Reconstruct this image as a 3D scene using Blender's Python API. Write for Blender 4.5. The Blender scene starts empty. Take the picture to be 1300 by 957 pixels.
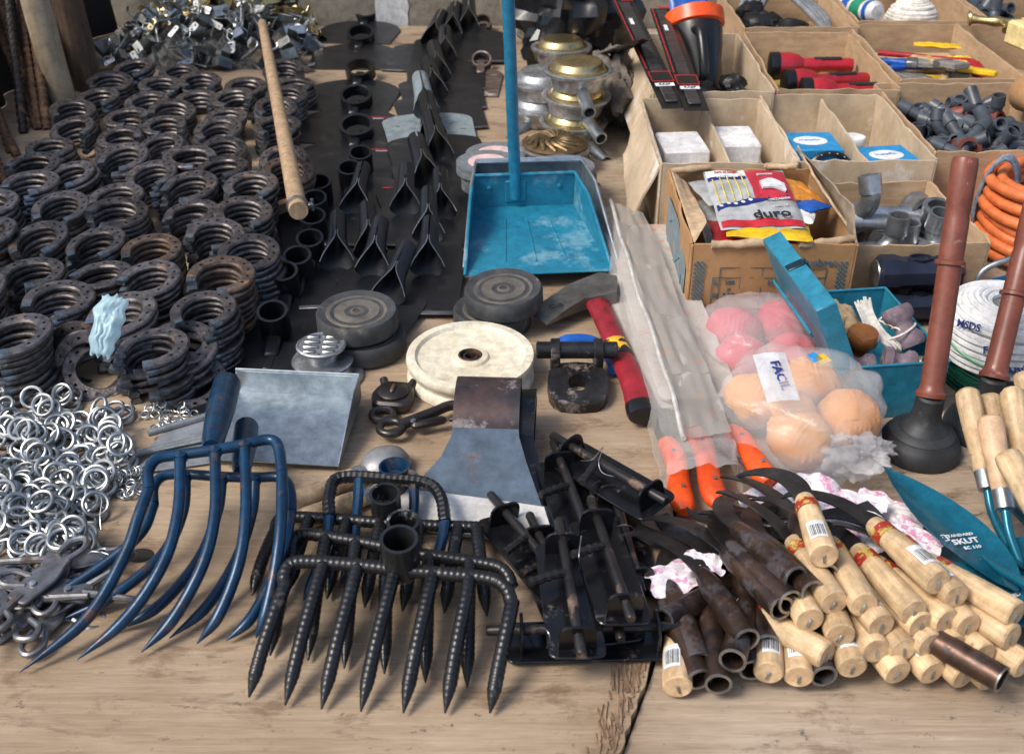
import bpy, bmesh, math, random
from math import sin, cos, pi, radians as R, atan2, sqrt
from mathutils import Vector as V, Matrix as X, Euler, noise
rnd = random.Random(11)
S = bpy.context.scene
COL = S.collection

# ------------------------------------------------------------------ camera
PITCH = math.atan(884 / 1400)
CAMZ = 1.0
cam = bpy.data.cameras.new('camera'); camo = bpy.data.objects.new('camera', cam); COL.objects.link(camo)
camo.location = (0, 0, CAMZ); camo.rotation_euler = (pi / 2 - PITCH, 0, 0)
cam.sensor_width = 36; cam.lens = 36 * 1400 / 1300; cam.clip_start = .02; cam.clip_end = 400
cam.dof.use_dof = True; cam.dof.focus_distance = 1.75; cam.dof.aperture_fstop = 7.0
S.camera = camo
# ------------------------------------------------------------------ light
SUN_FROM = V((-.58, -.30, .80)).normalized()
w = bpy.data.worlds.new('World'); S.world = w; w.use_nodes = True
nt = w.node_tree; bg = nt.nodes['Background']
sky = nt.nodes.new('ShaderNodeTexSky'); sky.sky_type = 'NISHITA'; sky.sun_disc = False
sky.sun_elevation = math.asin(SUN_FROM.z); sky.sun_rotation = atan2(SUN_FROM.x, SUN_FROM.y)
sky.air_density = 1.0; sky.dust_density = 3.0; sky.ozone_density = 1.0
nt.links.new(sky.outputs[0], bg.inputs[0]); bg.inputs[1].default_value = .15
sl = bpy.data.lights.new('sun', 'SUN'); so = bpy.data.objects.new('sun', sl); COL.objects.link(so)
sl.energy = 2.15; sl.angle = R(20); sl.color = (1, .95, .87)
so.rotation_euler = SUN_FROM.to_track_quat('Z', 'Y').to_euler(); so.location = (-4, 2, 6)
S.view_settings.view_transform = 'Standard'; S.view_settings.look = 'None'
S.view_settings.gamma = 1; S.view_settings.exposure = .45; S.view_settings.use_curve_mapping = False

# ------------------------------------------------------------------ helpers
def on(px, py, z=0.0):
    "point of the level z that the photograph shows at this place"
    a, b = (px - 650) / 1400, (478.5 - py) / 1400
    s, c = sin(PITCH), cos(PITCH)
    d = V((a, c + b * s, -s + b * c))
    return V((0, 0, CAMZ)) + d * ((z - CAMZ) / d.z)

_m = {}
def M(name, c1, c2=None, rough=.5, metal=0., scale=25., bump=.0, spot=None, spotamt=.4, spotscale=9., jit=.12,
      stretch=None, alpha=1., trans=0., bscale=None, coat=0., lo=.35, hi=.65, rvar=.15, grime=.3):
    if name in _m: return _m[name]
    m = bpy.data.materials.new(name); _m[name] = m; m.use_nodes = True
    n = m.node_tree.nodes; L = m.node_tree.links; b = n['Principled BSDF']
    tc = n.new('ShaderNodeTexCoord'); src = tc.outputs['Object']
    oi = n.new('ShaderNodeObjectInfo')
    ad = n.new('ShaderNodeVectorMath'); ad.operation = 'MULTIPLY_ADD'
    cb = n.new('ShaderNodeCombineXYZ')
    for i in range(3): L.new(oi.outputs['Random'], cb.inputs[i])
    L.new(cb.outputs[0], ad.inputs[0]); ad.inputs[1].default_value = (7.3, 3.1, 5.7); L.new(src, ad.inputs[2])
    src = ad.outputs[0]
    if stretch:
        mp = n.new('ShaderNodeMapping'); mp.inputs['Scale'].default_value = stretch; L.new(src, mp.inputs[0]); gs = mp.outputs[0]
    else: gs = src
    no = n.new('ShaderNodeTexNoise'); no.inputs['Scale'].default_value = scale; no.inputs['Detail'].default_value = 7
    no.inputs['Roughness'].default_value = .62; L.new(gs, no.inputs['Vector'])
    rp = n.new('ShaderNodeValToRGB'); rp.color_ramp.elements[0].position = lo; rp.color_ramp.elements[1].position = hi
    c2 = c2 or tuple(x * .75 for x in c1)
    rp.color_ramp.elements[0].color = (*c2, 1); rp.color_ramp.elements[1].color = (*c1, 1)
    L.new(no.outputs[0], rp.inputs[0]); col = rp.outputs[0]
    sfac = None
    if spot:
        n2 = n.new('ShaderNodeTexNoise'); n2.inputs['Scale'].default_value = spotscale; n2.inputs['Detail'].default_value = 9
        n2.inputs['Roughness'].default_value = .72; L.new(src, n2.inputs['Vector'])
        r2 = n.new('ShaderNodeValToRGB'); t = .665 - spotamt * .36
        r2.color_ramp.elements[0].position = t; r2.color_ramp.elements[1].position = t + .07
        L.new(n2.outputs[0], r2.inputs[0])
        mx = n.new('ShaderNodeMix'); mx.data_type = 'RGBA'; L.new(r2.outputs[0], mx.inputs[0]); L.new(col, mx.inputs[6]); mx.inputs[7].default_value = (*spot, 1)
        col = mx.outputs[2]; sfac = r2.outputs[0]
    if grime:
        n3 = n.new('ShaderNodeTexNoise'); n3.inputs['Scale'].default_value = 42; n3.inputs['Detail'].default_value = 10; n3.inputs['Roughness'].default_value = .72; L.new(src, n3.inputs['Vector'])
        r3 = n.new('ShaderNodeMapRange'); r3.inputs[1].default_value = .36; r3.inputs[2].default_value = .60; r3.inputs[3].default_value = 1 - grime; r3.inputs[4].default_value = 1.06; L.new(n3.outputs[0], r3.inputs[0])
        mg = n.new('ShaderNodeVectorMath'); mg.operation = 'SCALE'; L.new(col, mg.inputs[0]); L.new(r3.outputs[0], mg.inputs['Scale']); col = mg.outputs[0]
    hs = n.new('ShaderNodeHueSaturation'); mr = n.new('ShaderNodeMapRange'); mr.inputs[3].default_value = 1 - jit; mr.inputs[4].default_value = 1 + jit
    L.new(oi.outputs['Random'], mr.inputs[0]); L.new(mr.outputs[0], hs.inputs['Value']); L.new(col, hs.inputs['Color'])
    L.new(hs.outputs[0], b.inputs['Base Color'])
    m2 = n.new('ShaderNodeMapRange'); m2.inputs[3].default_value = min(1, rough + rvar); m2.inputs[4].default_value = max(.04, rough - rvar)
    L.new(no.outputs[0], m2.inputs[0])
    if sfac and metal > .2:
        mm = n.new('ShaderNodeMapRange'); mm.inputs[3].default_value = metal; mm.inputs[4].default_value = metal * .15; L.new(sfac, mm.inputs[0]); L.new(mm.outputs[0], b.inputs['Metallic'])
        mq = n.new('ShaderNodeMix'); L.new(sfac, mq.inputs[0]); L.new(m2.outputs[0], mq.inputs[2]); mq.inputs[3].default_value = .8
        L.new(mq.outputs[0], b.inputs['Roughness'])
    else:
        b.inputs['Metallic'].default_value = metal; L.new(m2.outputs[0], b.inputs['Roughness'])
    if bump:
        nb = no
        if bscale:
            nb = n.new('ShaderNodeTexNoise'); nb.inputs['Scale'].default_value = bscale; nb.inputs['Detail'].default_value = 5; L.new(gs, nb.inputs['Vector'])
        bp = n.new('ShaderNodeBump'); bp.inputs['Strength'].default_value = bump; bp.inputs['Distance'].default_value = .004
        L.new(nb.outputs[0], bp.inputs['Height']); L.new(bp.outputs[0], b.inputs['Normal'])
    if coat: b.inputs['Coat Weight'].default_value = coat; b.inputs['Coat Roughness'].default_value = .15
    if trans: b.inputs['Transmission Weight'].default_value = trans
    if alpha < 1: b.inputs['Alpha'].default_value = alpha
    m['_'] = 1
    return m

class MB:
    def __init__(s): s.v = []; s.f = []; s.mi = []
    def add(s, v, f, m=None, mi=0):
        o = len(s.v)
        s.v += [tuple(m @ V(p)) if m is not None else tuple(p) for p in v]
        s.f += [tuple(i + o for i in q) for q in f]; s.mi += [mi] * len(f); return s
    def box(s, c, d, m=None, bev=0., mi=0):
        x, y, z = d[0] / 2, d[1] / 2, d[2] / 2
        if not bev:
            v = [(c[0] + a * x, c[1] + b * y, c[2] + e * z) for e in (-1, 1) for b in (-1, 1) for a in (-1, 1)]
            return s.add(v, [(0, 2, 3, 1), (4, 5, 7, 6), (0, 1, 5, 4), (2, 6, 7, 3), (0, 4, 6, 2), (1, 3, 7, 5)], m, mi)
        b_ = min(bev, x * .9, y * .9, z * .9)
        o = [(-x, -y), (x, -y), (x, y), (-x, y)]
        return s.prism([(c[0] + p, c[1] + q) for p, q in o], c[2] - z, c[2] + z, m, b_, mi, corner=b_)
    def prism(s, o, z0, z1, m=None, bev=0., mi=0, corner=0., cseg=1):
        if corner: o = rounded(o, corner, cseg)
        n = len(o)
        if not bev: rings = [(o, z0), (o, z1)]
        else:
            i = inset(o, bev); rings = [(i, z0), (o, z0 + bev), (o, z1 - bev), (i, z1)]
        v = []; f = []
        for q, z in rings: v += [(p[0], p[1], z) for p in q]
        for k in range(len(rings) - 1):
            for j in range(n):
                f.append((k * n + j, k * n + (j + 1) % n, (k + 1) * n + (j + 1) % n, (k + 1) * n + j))
        f.append(tuple(range(n - 1, -1, -1))); f.append(tuple((len(rings) - 1) * n + j for j in range(n)))
        return s.add(v, f, m, mi)
    def lathe(s, p, n=24, m=None, mi=0, closed=False):
        v = []; f = []; k = len(p)
        for r, z in p:
            for j in range(n): a = 2 * pi * j / n; v.append((r * cos(a), r * sin(a), z))
        for i in range(k if closed else k - 1):
            i2 = (i + 1) % k
            for j in range(n): f.append((i * n + j, i * n + (j + 1) % n, i2 * n + (j + 1) % n, i2 * n + j))
        if not closed:
            if p[0][0] > 1e-6: f.append(tuple(range(n - 1, -1, -1)))
            if p[-1][0] > 1e-6: f.append(tuple((k - 1) * n + j for j in range(n)))
        return s.add(v, f, m, mi)
    def tube(s, pts, r, n=8, m=None, mi=0, closed=False, cap=True, flat=None):
        pts = [V(p) for p in pts]; k = len(pts)
        if not hasattr(r, '__len__'): r = [r] * k
        v = []; f = []; up = None
        for i, p in enumerate(pts):
            if closed: t = pts[(i + 1) % k] - pts[i - 1]
            else: t = pts[min(i + 1, k - 1)] - pts[max(i - 1, 0)]
            t.normalize()
            if up is None: up = t.orthogonal().normalized() if flat is None else V(flat)
            up = (up - t * up.dot(t)).normalized(); sd = t.cross(up)
            for j in range(n):
                a = 2 * pi * j / n; v.append(p + (up * cos(a) + sd * sin(a)) * r[i])
        for i in range(k if closed else k - 1):
            i2 = (i + 1) % k
            for j in range(n): f.append((i * n + j, i * n + (j + 1) % n, i2 * n + (j + 1) % n, i2 * n + j))
        if cap and not closed:
            f.append(tuple(range(n - 1, -1, -1))); f.append(tuple((k - 1) * n + j for j in range(n)))
        return s.add(v, f, m, mi)
    def pipe(s, ro, ri, h, n=20, m=None, mi=0):
        return s.lathe([(ri, 0), (ro, 0), (ro, h), (ri, h)], n, m, mi, closed=True)
    def torus(s, Rr, r, n=20, k=8, m=None, mi=0):
        return s.tube([(Rr * cos(2 * pi * i / n), Rr * sin(2 * pi * i / n), 0) for i in range(n)], r, k, m, mi, closed=True, flat=(0, 0, 1))
    def sheet(s, nx, ny, fn, m=None, mi=0, th=0.):
        v = [fn(i / nx, j / ny) for j in range(ny + 1) for i in range(nx + 1)]; W = nx + 1
        f = [(j * W + i, j * W + i + 1, (j + 1) * W + i + 1, (j + 1) * W + i) for j in range(ny) for i in range(nx)]
        if th:
            v2 = [(p[0], p[1], p[2] - th) for p in v]; o = len(v)
            f2 = [tuple(o + q for q in reversed(t)) for t in f]
            b = [i for i in range(nx + 1)] + [j * W + nx for j in range(1, ny + 1)] + [ny * W + i for i in range(nx - 1, -1, -1)] + [j * W for j in range(ny - 1, 0, -1)]
            f3 = [(b[k], b[k - 1] , o + b[k - 1], o + b[k]) for k in range(len(b))]
            v = list(v) + v2; f = f + f2 + f3
        return s.add(v, f, m, mi)
    def mesh(s, name, mats, sharp=38):
        me = bpy.data.meshes.new(name); me.from_pydata(s.v, [], s.f)
        for q in (mats if isinstance(mats, (list, tuple)) else [mats]): me.materials.append(q)
        me.polygons.foreach_set('material_index', s.mi)
        bm = bmesh.new(); bm.from_mesh(me); bmesh.ops.recalc_face_normals(bm, faces=bm.faces); bm.to_mesh(me); bm.free()
        me.shade_smooth(); me.set_sharp_from_angle(angle=R(sharp)); me.update()
        return me

def inset(o, b):
    n = len(o); ar = sum(o[i][0] * o[(i + 1) % n][1] - o[(i + 1) % n][0] * o[i][1] for i in range(n)); sg = 1 if ar > 0 else -1
    r = []
    for i in range(n):
        p0, p, p1 = V(o[i - 1]), V(o[i]), V(o[(i + 1) % n])
        a = (p - p0).normalized(); c = (p1 - p).normalized()
        na = V((-a.y, a.x)) * sg; nc = V((-c.y, c.x)) * sg
        h = (na + nc); h = h / max(.35, h.length_squared / 2)
        r.append(tuple(p + h * b))
    return r
def rounded(o, r, seg=3):
    n = len(o); q = []
    for i in range(n):
        p0, p, p1 = V(o[i - 1]), V(o[i]), V(o[(i + 1) % n])
        rr = r[i] if hasattr(r, '__len__') else r
        if rr <= 0: q.append(tuple(p)); continue
        a = p + (p0 - p).normalized() * min(rr, (p0 - p).length * .49); b = p + (p1 - p).normalized() * min(rr, (p1 - p).length * .49)
        for k in range(seg + 1):
            t = k / seg; q.append(tuple(a * (1 - t) ** 2 + p * 2 * t * (1 - t) + b * t * t))
    return q
def curve(pts, n=16):
    "smooth path through points"
    P = [V(p) for p in pts]; P = [P[0] * 2 - P[1]] + P + [P[-1] * 2 - P[-2]]; out = []; k = len(P) - 3
    for i in range(n + 1):
        u = i / n * k; j = min(int(u), k - 1); t = u - j; a, b, c, d = P[j:j + 4]
        out.append(.5 * ((2 * b) + (c - a) * t + (2 * a - 5 * b + 4 * c - d) * t * t + (3 * b - a - 3 * c + d) * t ** 3))
    return out
def T(x, y=None, z=None): return X.Translation(V((x, y, z)) if y is not None else V(x))
def rot(ax, deg): return X.Rotation(R(deg), 4, ax)
def aim(p, d, up=(0, 0, 1)):
    "matrix at p whose local Z runs along d"
    d = V(d).normalized(); u = V(up)
    if abs(d.dot(u)) > .98: u = V((0, 1, 0))
    x = u.cross(d).normalized(); y = d.cross(x)
    m = X((x, y, d)).transposed().to_4x4(); m.translation = V(p); return m

def tag(o, label=None, cat=None, group=None, kind=None):
    if label: o['label'] = label
    if cat: o['category'] = cat
    if group: o['group'] = group
    if kind: o['kind'] = kind
    return o
def ob(name, mb, mats, parent=None, m=None, label=None, cat=None, group=None, kind=None, sharp=38):
    me = mb if isinstance(mb, bpy.types.Mesh) else mb.mesh(name, mats, sharp)
    o = bpy.data.objects.new(name, me); COL.objects.link(o); o.parent = parent
    if m is not None: o.matrix_local = m
    return tag(o, label, cat, group, kind)
def thing(name, label, cat, m=None, group=None):
    o = bpy.data.objects.new(name, None); COL.objects.link(o); o.empty_display_size = .02
    if m is not None: o.matrix_local = m
    return tag(o, label, cat, group)
class Proto:
    "a thing with parts that can be set down again and again"
    def __init__(s, name, cat, parts, group=None): s.name, s.cat, s.parts, s.group = name, cat, parts, group
    def put(s, m, label, group=None, skip=(), scale=None):
        g = group or s.group
        r = thing(s.name, label, s.cat, m, g); done = []
        for i, (pn, me, pm, par) in enumerate(s.parts):
            if i in skip: done.append(None); continue
            p = bpy.data.objects.new(pn, me); COL.objects.link(p); p.parent = r if par is None else done[par]
            if pm is not None: p.matrix_local = pm
            done.append(p)
        return r
def text(s, size, m, mat, parent, name='lettering', depth=.0004, bold=False, align='CENTER', space=1.):
    c = bpy.data.curves.new('t', 'FONT'); c.body = s; c.size = size; c.align_x = align; c.align_y = 'CENTER'; c.extrude = depth; c.resolution_u = 2
    if bold: c.offset = size * .018
    c.space_character = space
    t = bpy.data.objects.new('t', c); COL.objects.link(t)
    dg = bpy.context.evaluated_depsgraph_get(); me = bpy.data.meshes.new_from_object(t.evaluated_get(dg))
    bpy.data.objects.remove(t); me.materials.clear(); me.materials.append(mat)
    return ob(name, me, mat, parent, m)
def jitter(a): return rnd.uniform(-a, a)
def nz(p, s=1.): return noise.noise(V(p) * s)

# ------------------------------------------------------------------ materials
IRON = M('forged_iron', (.19, .167, .16), (.05, .045, .048), .42, .7, 60, .5, spot=(.16, .085, .05), spotamt=.18, spotscale=26, jit=.35)
IRON_END = M('cut_iron', (.25, .275, .31), (.09, .10, .115), .34, .8, 60, .3, jit=.3)
BLACK = M('black_lacquered_steel', (.011, .011, .013), (.006, .006, .007), .22, .1, 30, .12, spot=(.10, .085, .075), spotamt=.2, spotscale=30, jit=.2)
BLACKM = M('black_matt_steel', (.013, .014, .018), (.007, .008, .010), .36, .15, 18, .1, spot=(.05, .052, .058), spotamt=.16, spotscale=14, jit=.25)
BARE = M('bare_steel_edge', (.42, .42, .42), (.24, .23, .22), .35, .9, 60, .1)
RUST = M('rusty_steel', (.16, .085, .045), (.05, .032, .026), .6, .4, 45, .5, spot=(.28, .25, .23), spotamt=.25, spotscale=15, jit=.2)
RUSTW = M('rusty_worn_plate', (.2, .15, .125), (.09, .06, .05), .5, .5, 12, .25, spot=(.45, .42, .4), spotamt=.3, spotscale=9, stretch=(1, 6, 1))
TUBE = M('burnt_steel_tube', (.13, .075, .05), (.035, .027, .027), .38, .75, 30, .2, spot=(.05, .045, .05), spotamt=.4, spotscale=18, jit=.2)
BLADE = M('dark_sickle_steel', (.1, .095, .095), (.045, .042, .043), .36, .8, 25, .15, jit=.2)
ZINC = M('zinc_plated_steel', (.52, .54, .54), (.30, .32, .33), .36, .95, 40, .06, jit=.15)
GALV = M('galvanised_sheet', (.62, .68, .71), (.36, .42, .46), .36, .9, 22, .05, jit=.1, bscale=50)
ALU = M('cast_aluminium', (.58, .59, .6), (.3, .31, .32), .4, .85, 55, .3, jit=.1, spot=(.18, .17, .16), spotamt=.14)
BRASS = M('turned_brass', (.75, .6, .3), (.55, .42, .2), .28, .95, 30, .06, jit=.08)
BRASSD = M('dull_brass', (.3, .21, .1), (.13, .09, .05), .45, .8, 40, .3)
YZINC = M('yellow_zinc', (.75, .62, .34), (.5, .42, .25), .3, .95, 40, .05, jit=.25)
CARD = M('corrugated_cardboard', (.47, .325, .195), (.37, .245, .14), .85, 0, 14, .12, jit=.08, stretch=(1, 1, 5), rvar=.05, bscale=30, grime=.12)
CARDP = M('pale_dusty_cardboard', (.56, .44, .30), (.42, .32, .21), .88, 0, 10, .15, jit=.05, rvar=.05, spot=(.62, .56, .48), spotamt=.3, spotscale=6, grime=.12)
CARDO = M('orange_cardboard', (.46, .26, .115), (.38, .205, .085), .85, 0, 12, .15, rvar=.05, spot=(.34, .20, .1), spotamt=.25, grime=.12)
CARDE = M('torn_cardboard', (.55, .40, .25), (.40, .27, .16), .9, 0, 40, .5, rvar=.04)
BLUEP = M('blue_painted_tin', (.02, .215, .33), (.012, .165, .27), .4, .05, 8, .05, spot=(.13, .31, .40), spotamt=.34, spotscale=7, jit=.03)
BLUEB = M('blue_box_paint', (.032, .24, .35), (.02, .19, .29), .36, .05, 14, .05, spot=(.01, .12, .2), spotamt=.16, spotscale=12, jit=.03)
FORKB = M('blue_fork_paint', (.006, .046, .105), (.003, .024, .06), .3, .2, 35, .15, spot=(.09, .05, .035), spotamt=.3, spotscale=28, jit=.08)
TEAL = M('teal_lacquer', (.008, .15, .22), (.006, .10, .16), .25, .3, 14, .03, spot=(.12, .25, .3), spotamt=.1, spotscale=20, jit=.08)
WOOD = M('turned_wood', (.70, .51, .30), (.50, .335, .175), .58, 0, 9, .12, jit=.18, stretch=(14, 14, 1.1), rvar=.1, spot=(.26, .15, .08), spotamt=.14, spotscale=24, lo=.38, hi=.62, grime=.34)
WOODE = M('sawn_wood_end', (.7, .5, .29), (.5, .32, .17), .7, 0, 60, .1, jit=.1)
WOODD = M('old_wood', (.42, .29, .17), (.27, .175, .10), .7, 0, 8, .15, jit=.1, stretch=(9, 9, 1.0))
POSTW = M('pale_post_wood', (.5, .40, .28), (.36, .27, .17), .75, 0, 6, .2, stretch=(8, 8, .8))
POSTD = M('dark_post_wood', (.12, .075, .045), (.05, .032, .022), .8, 0, 6, .3, stretch=(8, 8, .8))
VARN = M('varnished_wood', (.35, .13, .03), (.2, .065, .015), .25, 0, 10, .02, coat=.6, stretch=(1, 1, 8))
RUBBER = M('dusty_rubber', (.058, .060, .062), (.028, .029, .031), .68, 0, 28, .12, spot=(.14, .13, .11), spotamt=.25, spotscale=9)
RUBBERT = M('dusty_wheel_disc', (.14, .125, .105), (.07, .063, .055), .75, 0, 18, .2, spot=(.2, .16, .11), spotamt=.3, spotscale=7)
PLUNG = M('plunger_rubber', (.035, .037, .04), (.018, .019, .02), .55, 0, 20, .06, spot=(.10, .10, .1), spotamt=.16, spotscale=16)
CREAM = M('worn_white_nylon', (.78, .72, .57), (.66, .58, .42), .45, 0, 9, .06, spot=(.33, .25, .16), spotamt=.13, spotscale=10)
STONE = M('abrasive_disc', (.17, .19, .205), (.12, .135, .145), .85, 0, 120, .3)
PINKP = M('pinkish_paper', (.66, .5, .47), (.6, .36, .34), .8, 0, 30, 0)
BROWNP = M('brown_plastic_tube', (.215, .062, .036), (.165, .045, .026), .36, 0, 12, .03, spot=(.4, .24, .19), spotamt=.1, spotscale=50)
BROWNR = M('brown_fitting', (.2, .055, .035), None, .4)
PVC = M('grey_plastic', (.085, .097, .115), (.055, .065, .08), .38, 0, 20, .04, jit=.25, spot=(.17, .18, .19), spotamt=.15)
ORANGE = M('orange_plastic', (.85, .105, .012), (.75, .075, .01), .32, 0, 10, .02)
HOSE = M('orange_hose', (.72, .19, .055), (.6, .14, .04), .45, 0, 10, .03, spot=(.4, .2, .1), spotamt=.12)
REDP = M('red_plastic', (.42, .015, .025), (.3, .01, .018), .3, 0, 14, .02, coat=.3)
REDH = M('red_handle_paint', (.28, .018, .028), (.20, .012, .02), .35, 0, 14, .05, spot=(.1, .012, .015), spotamt=.25, spotscale=12)
YELLOW = M('yellow_plastic', (.8, .5, .015), None, .4)
BLUEPL = M('blue_plastic', (.012, .11, .48), None, .33)
NAVY = M('navy_lacquer', (.018, .023, .042), (.012, .015, .028), .3, .1, 14, .05, jit=.1)
WHITE = M('white_paper', (.78, .78, .77), (.7, .7, .69), .7, 0, 20, 0, jit=.04)
WHITEP = M('white_plastic', (.78, .78, .76), None, .4)
PLASTER = M('white_plaster_block', (.74, .73, .71), (.62, .61, .59), .9, 0, 14, .5, spot=(.5, .49, .48), spotamt=.12)
CYANP = M('cyan_print', (.02, .28, .58), (.02, .24, .5), .5, 0, 9, 0, jit=.04)
BLACKP = M('black_plastic', (.012, .012, .013), None, .3, 0, 20, .03, jit=.1)
INK = M('black_ink', (.015, .015, .018), None, .6)
INKB = M('blue_ink', (.045, .12, .17), (.06, .15, .2), .7, 0, 40)
INKD = M('dark_blue_ink', (.015, .03, .2), None, .5)
INKR = M('red_ink', (.55, .02, .03), None, .5)
INKW = M('white_ink', (.75, .77, .78), None, .5)
INKY = M('yellow_ink', (.8, .62, .05), None, .5)
GREEN = M('green_wire', (.01, .085, .05), (.006, .05, .03), .35)
CORD = M('white_cord', (.74, .71, .65), (.6, .56, .5), .8, 0, 80, .2)
WIRE = M('tie_wire', (.6, .6, .6), None, .35, .9)
CLOTH = M('grey_brown_sacking', (.21, .175, .145), (.12, .10, .085), .9, 0, 40, .4)
BINBAG = M('black_bag_film', (.014, .015, .018), None, .25, 0, 20, .1)
CEMENT = M('cement_grey', (.36, .36, .36), (.22, .22, .22), .5, .5, 20, .2)
# ------------------------------------------------------------------ the setting
ASPH = M('dark_asphalt', (.05, .049, .047), (.028, .028, .028), .9, 0, 60, .8, spot=(.1, .095, .09), spotamt=.2, spotscale=40)
g = MB().sheet(8, 8, lambda u, v: (-40 + 80 * u, -40 + 80 * v, -.026)); ob('ground', g, ASPH, kind='structure')

def plywood(name, tone, dark):
    m = bpy.data.materials.new(name); m.use_nodes = True; n = m.node_tree.nodes; L = m.node_tree.links; b = n['Principled BSDF']
    tc = n.new('ShaderNodeTexCoord')
    def nse(sc, st, det=8, ro=.6, dist=0):
        mp = n.new('ShaderNodeMapping'); mp.inputs['Scale'].default_value = st; L.new(tc.outputs['Object'], mp.inputs[0])
        q = n.new('ShaderNodeTexNoise'); q.inputs['Scale'].default_value = sc; q.inputs['Detail'].default_value = det; q.inputs['Roughness'].default_value = ro; q.inputs['Distortion'].default_value = dist
        L.new(mp.outputs[0], q.inputs['Vector']); return q.outputs[0]
    def ramp(i, a, c): 
        r = n.new('ShaderNodeValToRGB'); r.color_ramp.elements[0].position = a; r.color_ramp.elements[1].position = c; L.new(i, r.inputs[0]); return r
    def mix(f, a, c, t='MIX', k=1.):
        x = n.new('ShaderNodeMix'); x.data_type = 'RGBA'; x.blend_type = t
        if f is None: x.inputs[0].default_value = k
        else: L.new(f, x.inputs[0])
        for s_, v_ in ((6, a), (7, c)):
            if isinstance(v_, tuple): x.inputs[s_].default_value = (*v_, 1)
            else: L.new(v_, x.inputs[s_])
        return x.outputs[2]
    r1 = ramp(nse(5, (1.2, 22, 1), 9, .65, .6), .3, .72); r1.color_ramp.elements[0].color = (*dark, 1); r1.color_ramp.elements[1].color = (*tone, 1)
    fine = ramp(nse(60, (.5, 14, 1), 4, .6), .35, .7); fine.color_ramp.elements[0].color = (.78, .76, .74, 1)
    c = mix(None, r1.outputs[0], fine.outputs[0], 'MULTIPLY')
    blot = ramp(nse(2.6, (1, 1.3, 1), 6, .6), .42, .68); c = mix(blot.outputs[0], c, mix(None, c, (.72, .66, .6), 'MULTIPLY'))
    spk = ramp(nse(34, (1, 1.8, 1), 7, .8), .60, .66); c = mix(spk.outputs[0], c, (.075, .06, .048))
    dirt = ramp(nse(7, (1, 2.5, 1), 9, .75, .4), .53, .62); c = mix(dirt.outputs[0], c, mix(None, c, (.6, .55, .51), 'MULTIPLY'))
    L.new(c, b.inputs['Base Color']); b.inputs['Roughness'].default_value = .78
    bp = n.new('ShaderNodeBump'); bp.inputs['Strength'].default_value = .35; bp.inputs['Distance'].default_value = .002
    L.new(nse(40, (.6, 12, 1), 6, .7), bp.inputs['Height']); L.new(bp.outputs[0], b.inputs['Normal'])
    return m
PLY = plywood('plywood_face', (.50, .385, .265), (.33, .24, .155))
PLYR = plywood('plywood_face_grey', (.52, .42, .31), (.35, .27, .19))
SPLINT = M('splintered_ply', (.45, .30, .18), (.16, .09, .05), .9, 0, 30, .8, stretch=(8, 1, 1))
seam = [(.06, .5), (.115, .80), (.165, .93), (.20, 1.05), (.231, 1.224), (.236, 1.35), (.233, 1.466), (.222, 1.75), (.205, 2.1), (.19, 2.5), (.185, 3.0), (.18, 3.83)]
def rough_line(a, amp, step=.012):
    out = []
    for p, q in zip(a, a[1:]):
        k = max(1, int((V(q) - V(p)).length / step))
        for i in range(k):
            t = i / k; out.append((p[0] + (q[0] - p[0]) * t + jitter(amp), p[1] + (q[1] - p[1]) * t + jitter(amp)))
    return out + [a[-1]]
sl_ = rough_line(seam[:7], .0022) + seam[7:]
# splintered bite out of the front corner
front = [(-1.7, .5)]
HOLE = on(178, 705)
out = front + sl_ + [(-1.7, 3.83)]
ts = thing('plywood_sheet', 'worn plywood sheet under the horseshoes, forks and rakes with a splintered corner', 'plywood')
mb = MB(); mb.prism(out, -.024, 0.0)
ob('board', mb, PLY, ts)
mb = MB()
for i in range(90):
    y0 = rnd.uniform(.80, .93); x = .115 + (y0 - .80) * .385 - .004 - .035 * rnd.random() ** 1.8; L_ = rnd.uniform(.006, .03)
    mb.box((0, 0, 0), (rnd.uniform(.0012, .0032), L_, rnd.uniform(.0006, .0016)), T(x, y0 + L_ / 2, .0012 + rnd.random() * .001) @ rot('Z', jitter(14)) @ rot('X', jitter(4)))
ob('splinters', mb, SPLINT, ts, kind='stuff')
mb = MB(); mb.lathe([(.0185, .0006), (.012, .0012), (0.0, .0008)], 22, T(HOLE.x, HOLE.y, 0) @ X.Diagonal((1, .78, 1, 1)))
ob('knot', mb, M('dark_knot', (.012, .009, .008), None, .9), ts)
tr = thing('plywood_sheet', 'paler plywood sheet under the cardboard boxes, plunger and sickles', 'plywood')
o2 = [(seam[0][0] + .004, .49), (1.9, .49), (1.9, 3.83)] + [(p[0] + .004, p[1]) for p in reversed(seam)]
ob('board', MB().prism(o2, -.024, -.010), PLYR, tr)
RZ = -.010

CONC = M('stained_concrete', (.33, .29, .23), (.22, .19, .145), .9, 0, 5, .4, spot=(.12, .10, .08), spotamt=.2, spotscale=7, bscale=40)
LIME = M('flaking_white_paint', (.78, .78, .77), (.62, .61, .59), .8, 0, 8, .3, spot=(.3, .26, .2), spotamt=.2, spotscale=9)
WALLY = 3.86
wt = thing('concrete_wall', 'stained beige concrete wall with one white painted stripe behind the black hoes', 'wall', T(0, WALLY, 0))
ob('wall_face', MB().box((1.05, .1, 1.2), (4.9, .2, 2.46)), CONC, wt)
xs = on(478, 30).x / on(478, 30).y * WALLY; xe = on(518, 30).x / on(518, 30).y * WALLY
def stripe(u, v): 
    e = (nz((u * 3, v * 30, 1)) * .02 + nz((u * 3, v * 90, 4)) * .012) * (1 if u > .5 else .4)
    return (xs + (xe - xs) * u + e, -.003, -.02 + v * 1.6)
ob('painted_stripe', MB().sheet(4, 60, stripe), LIME, wt)
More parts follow.
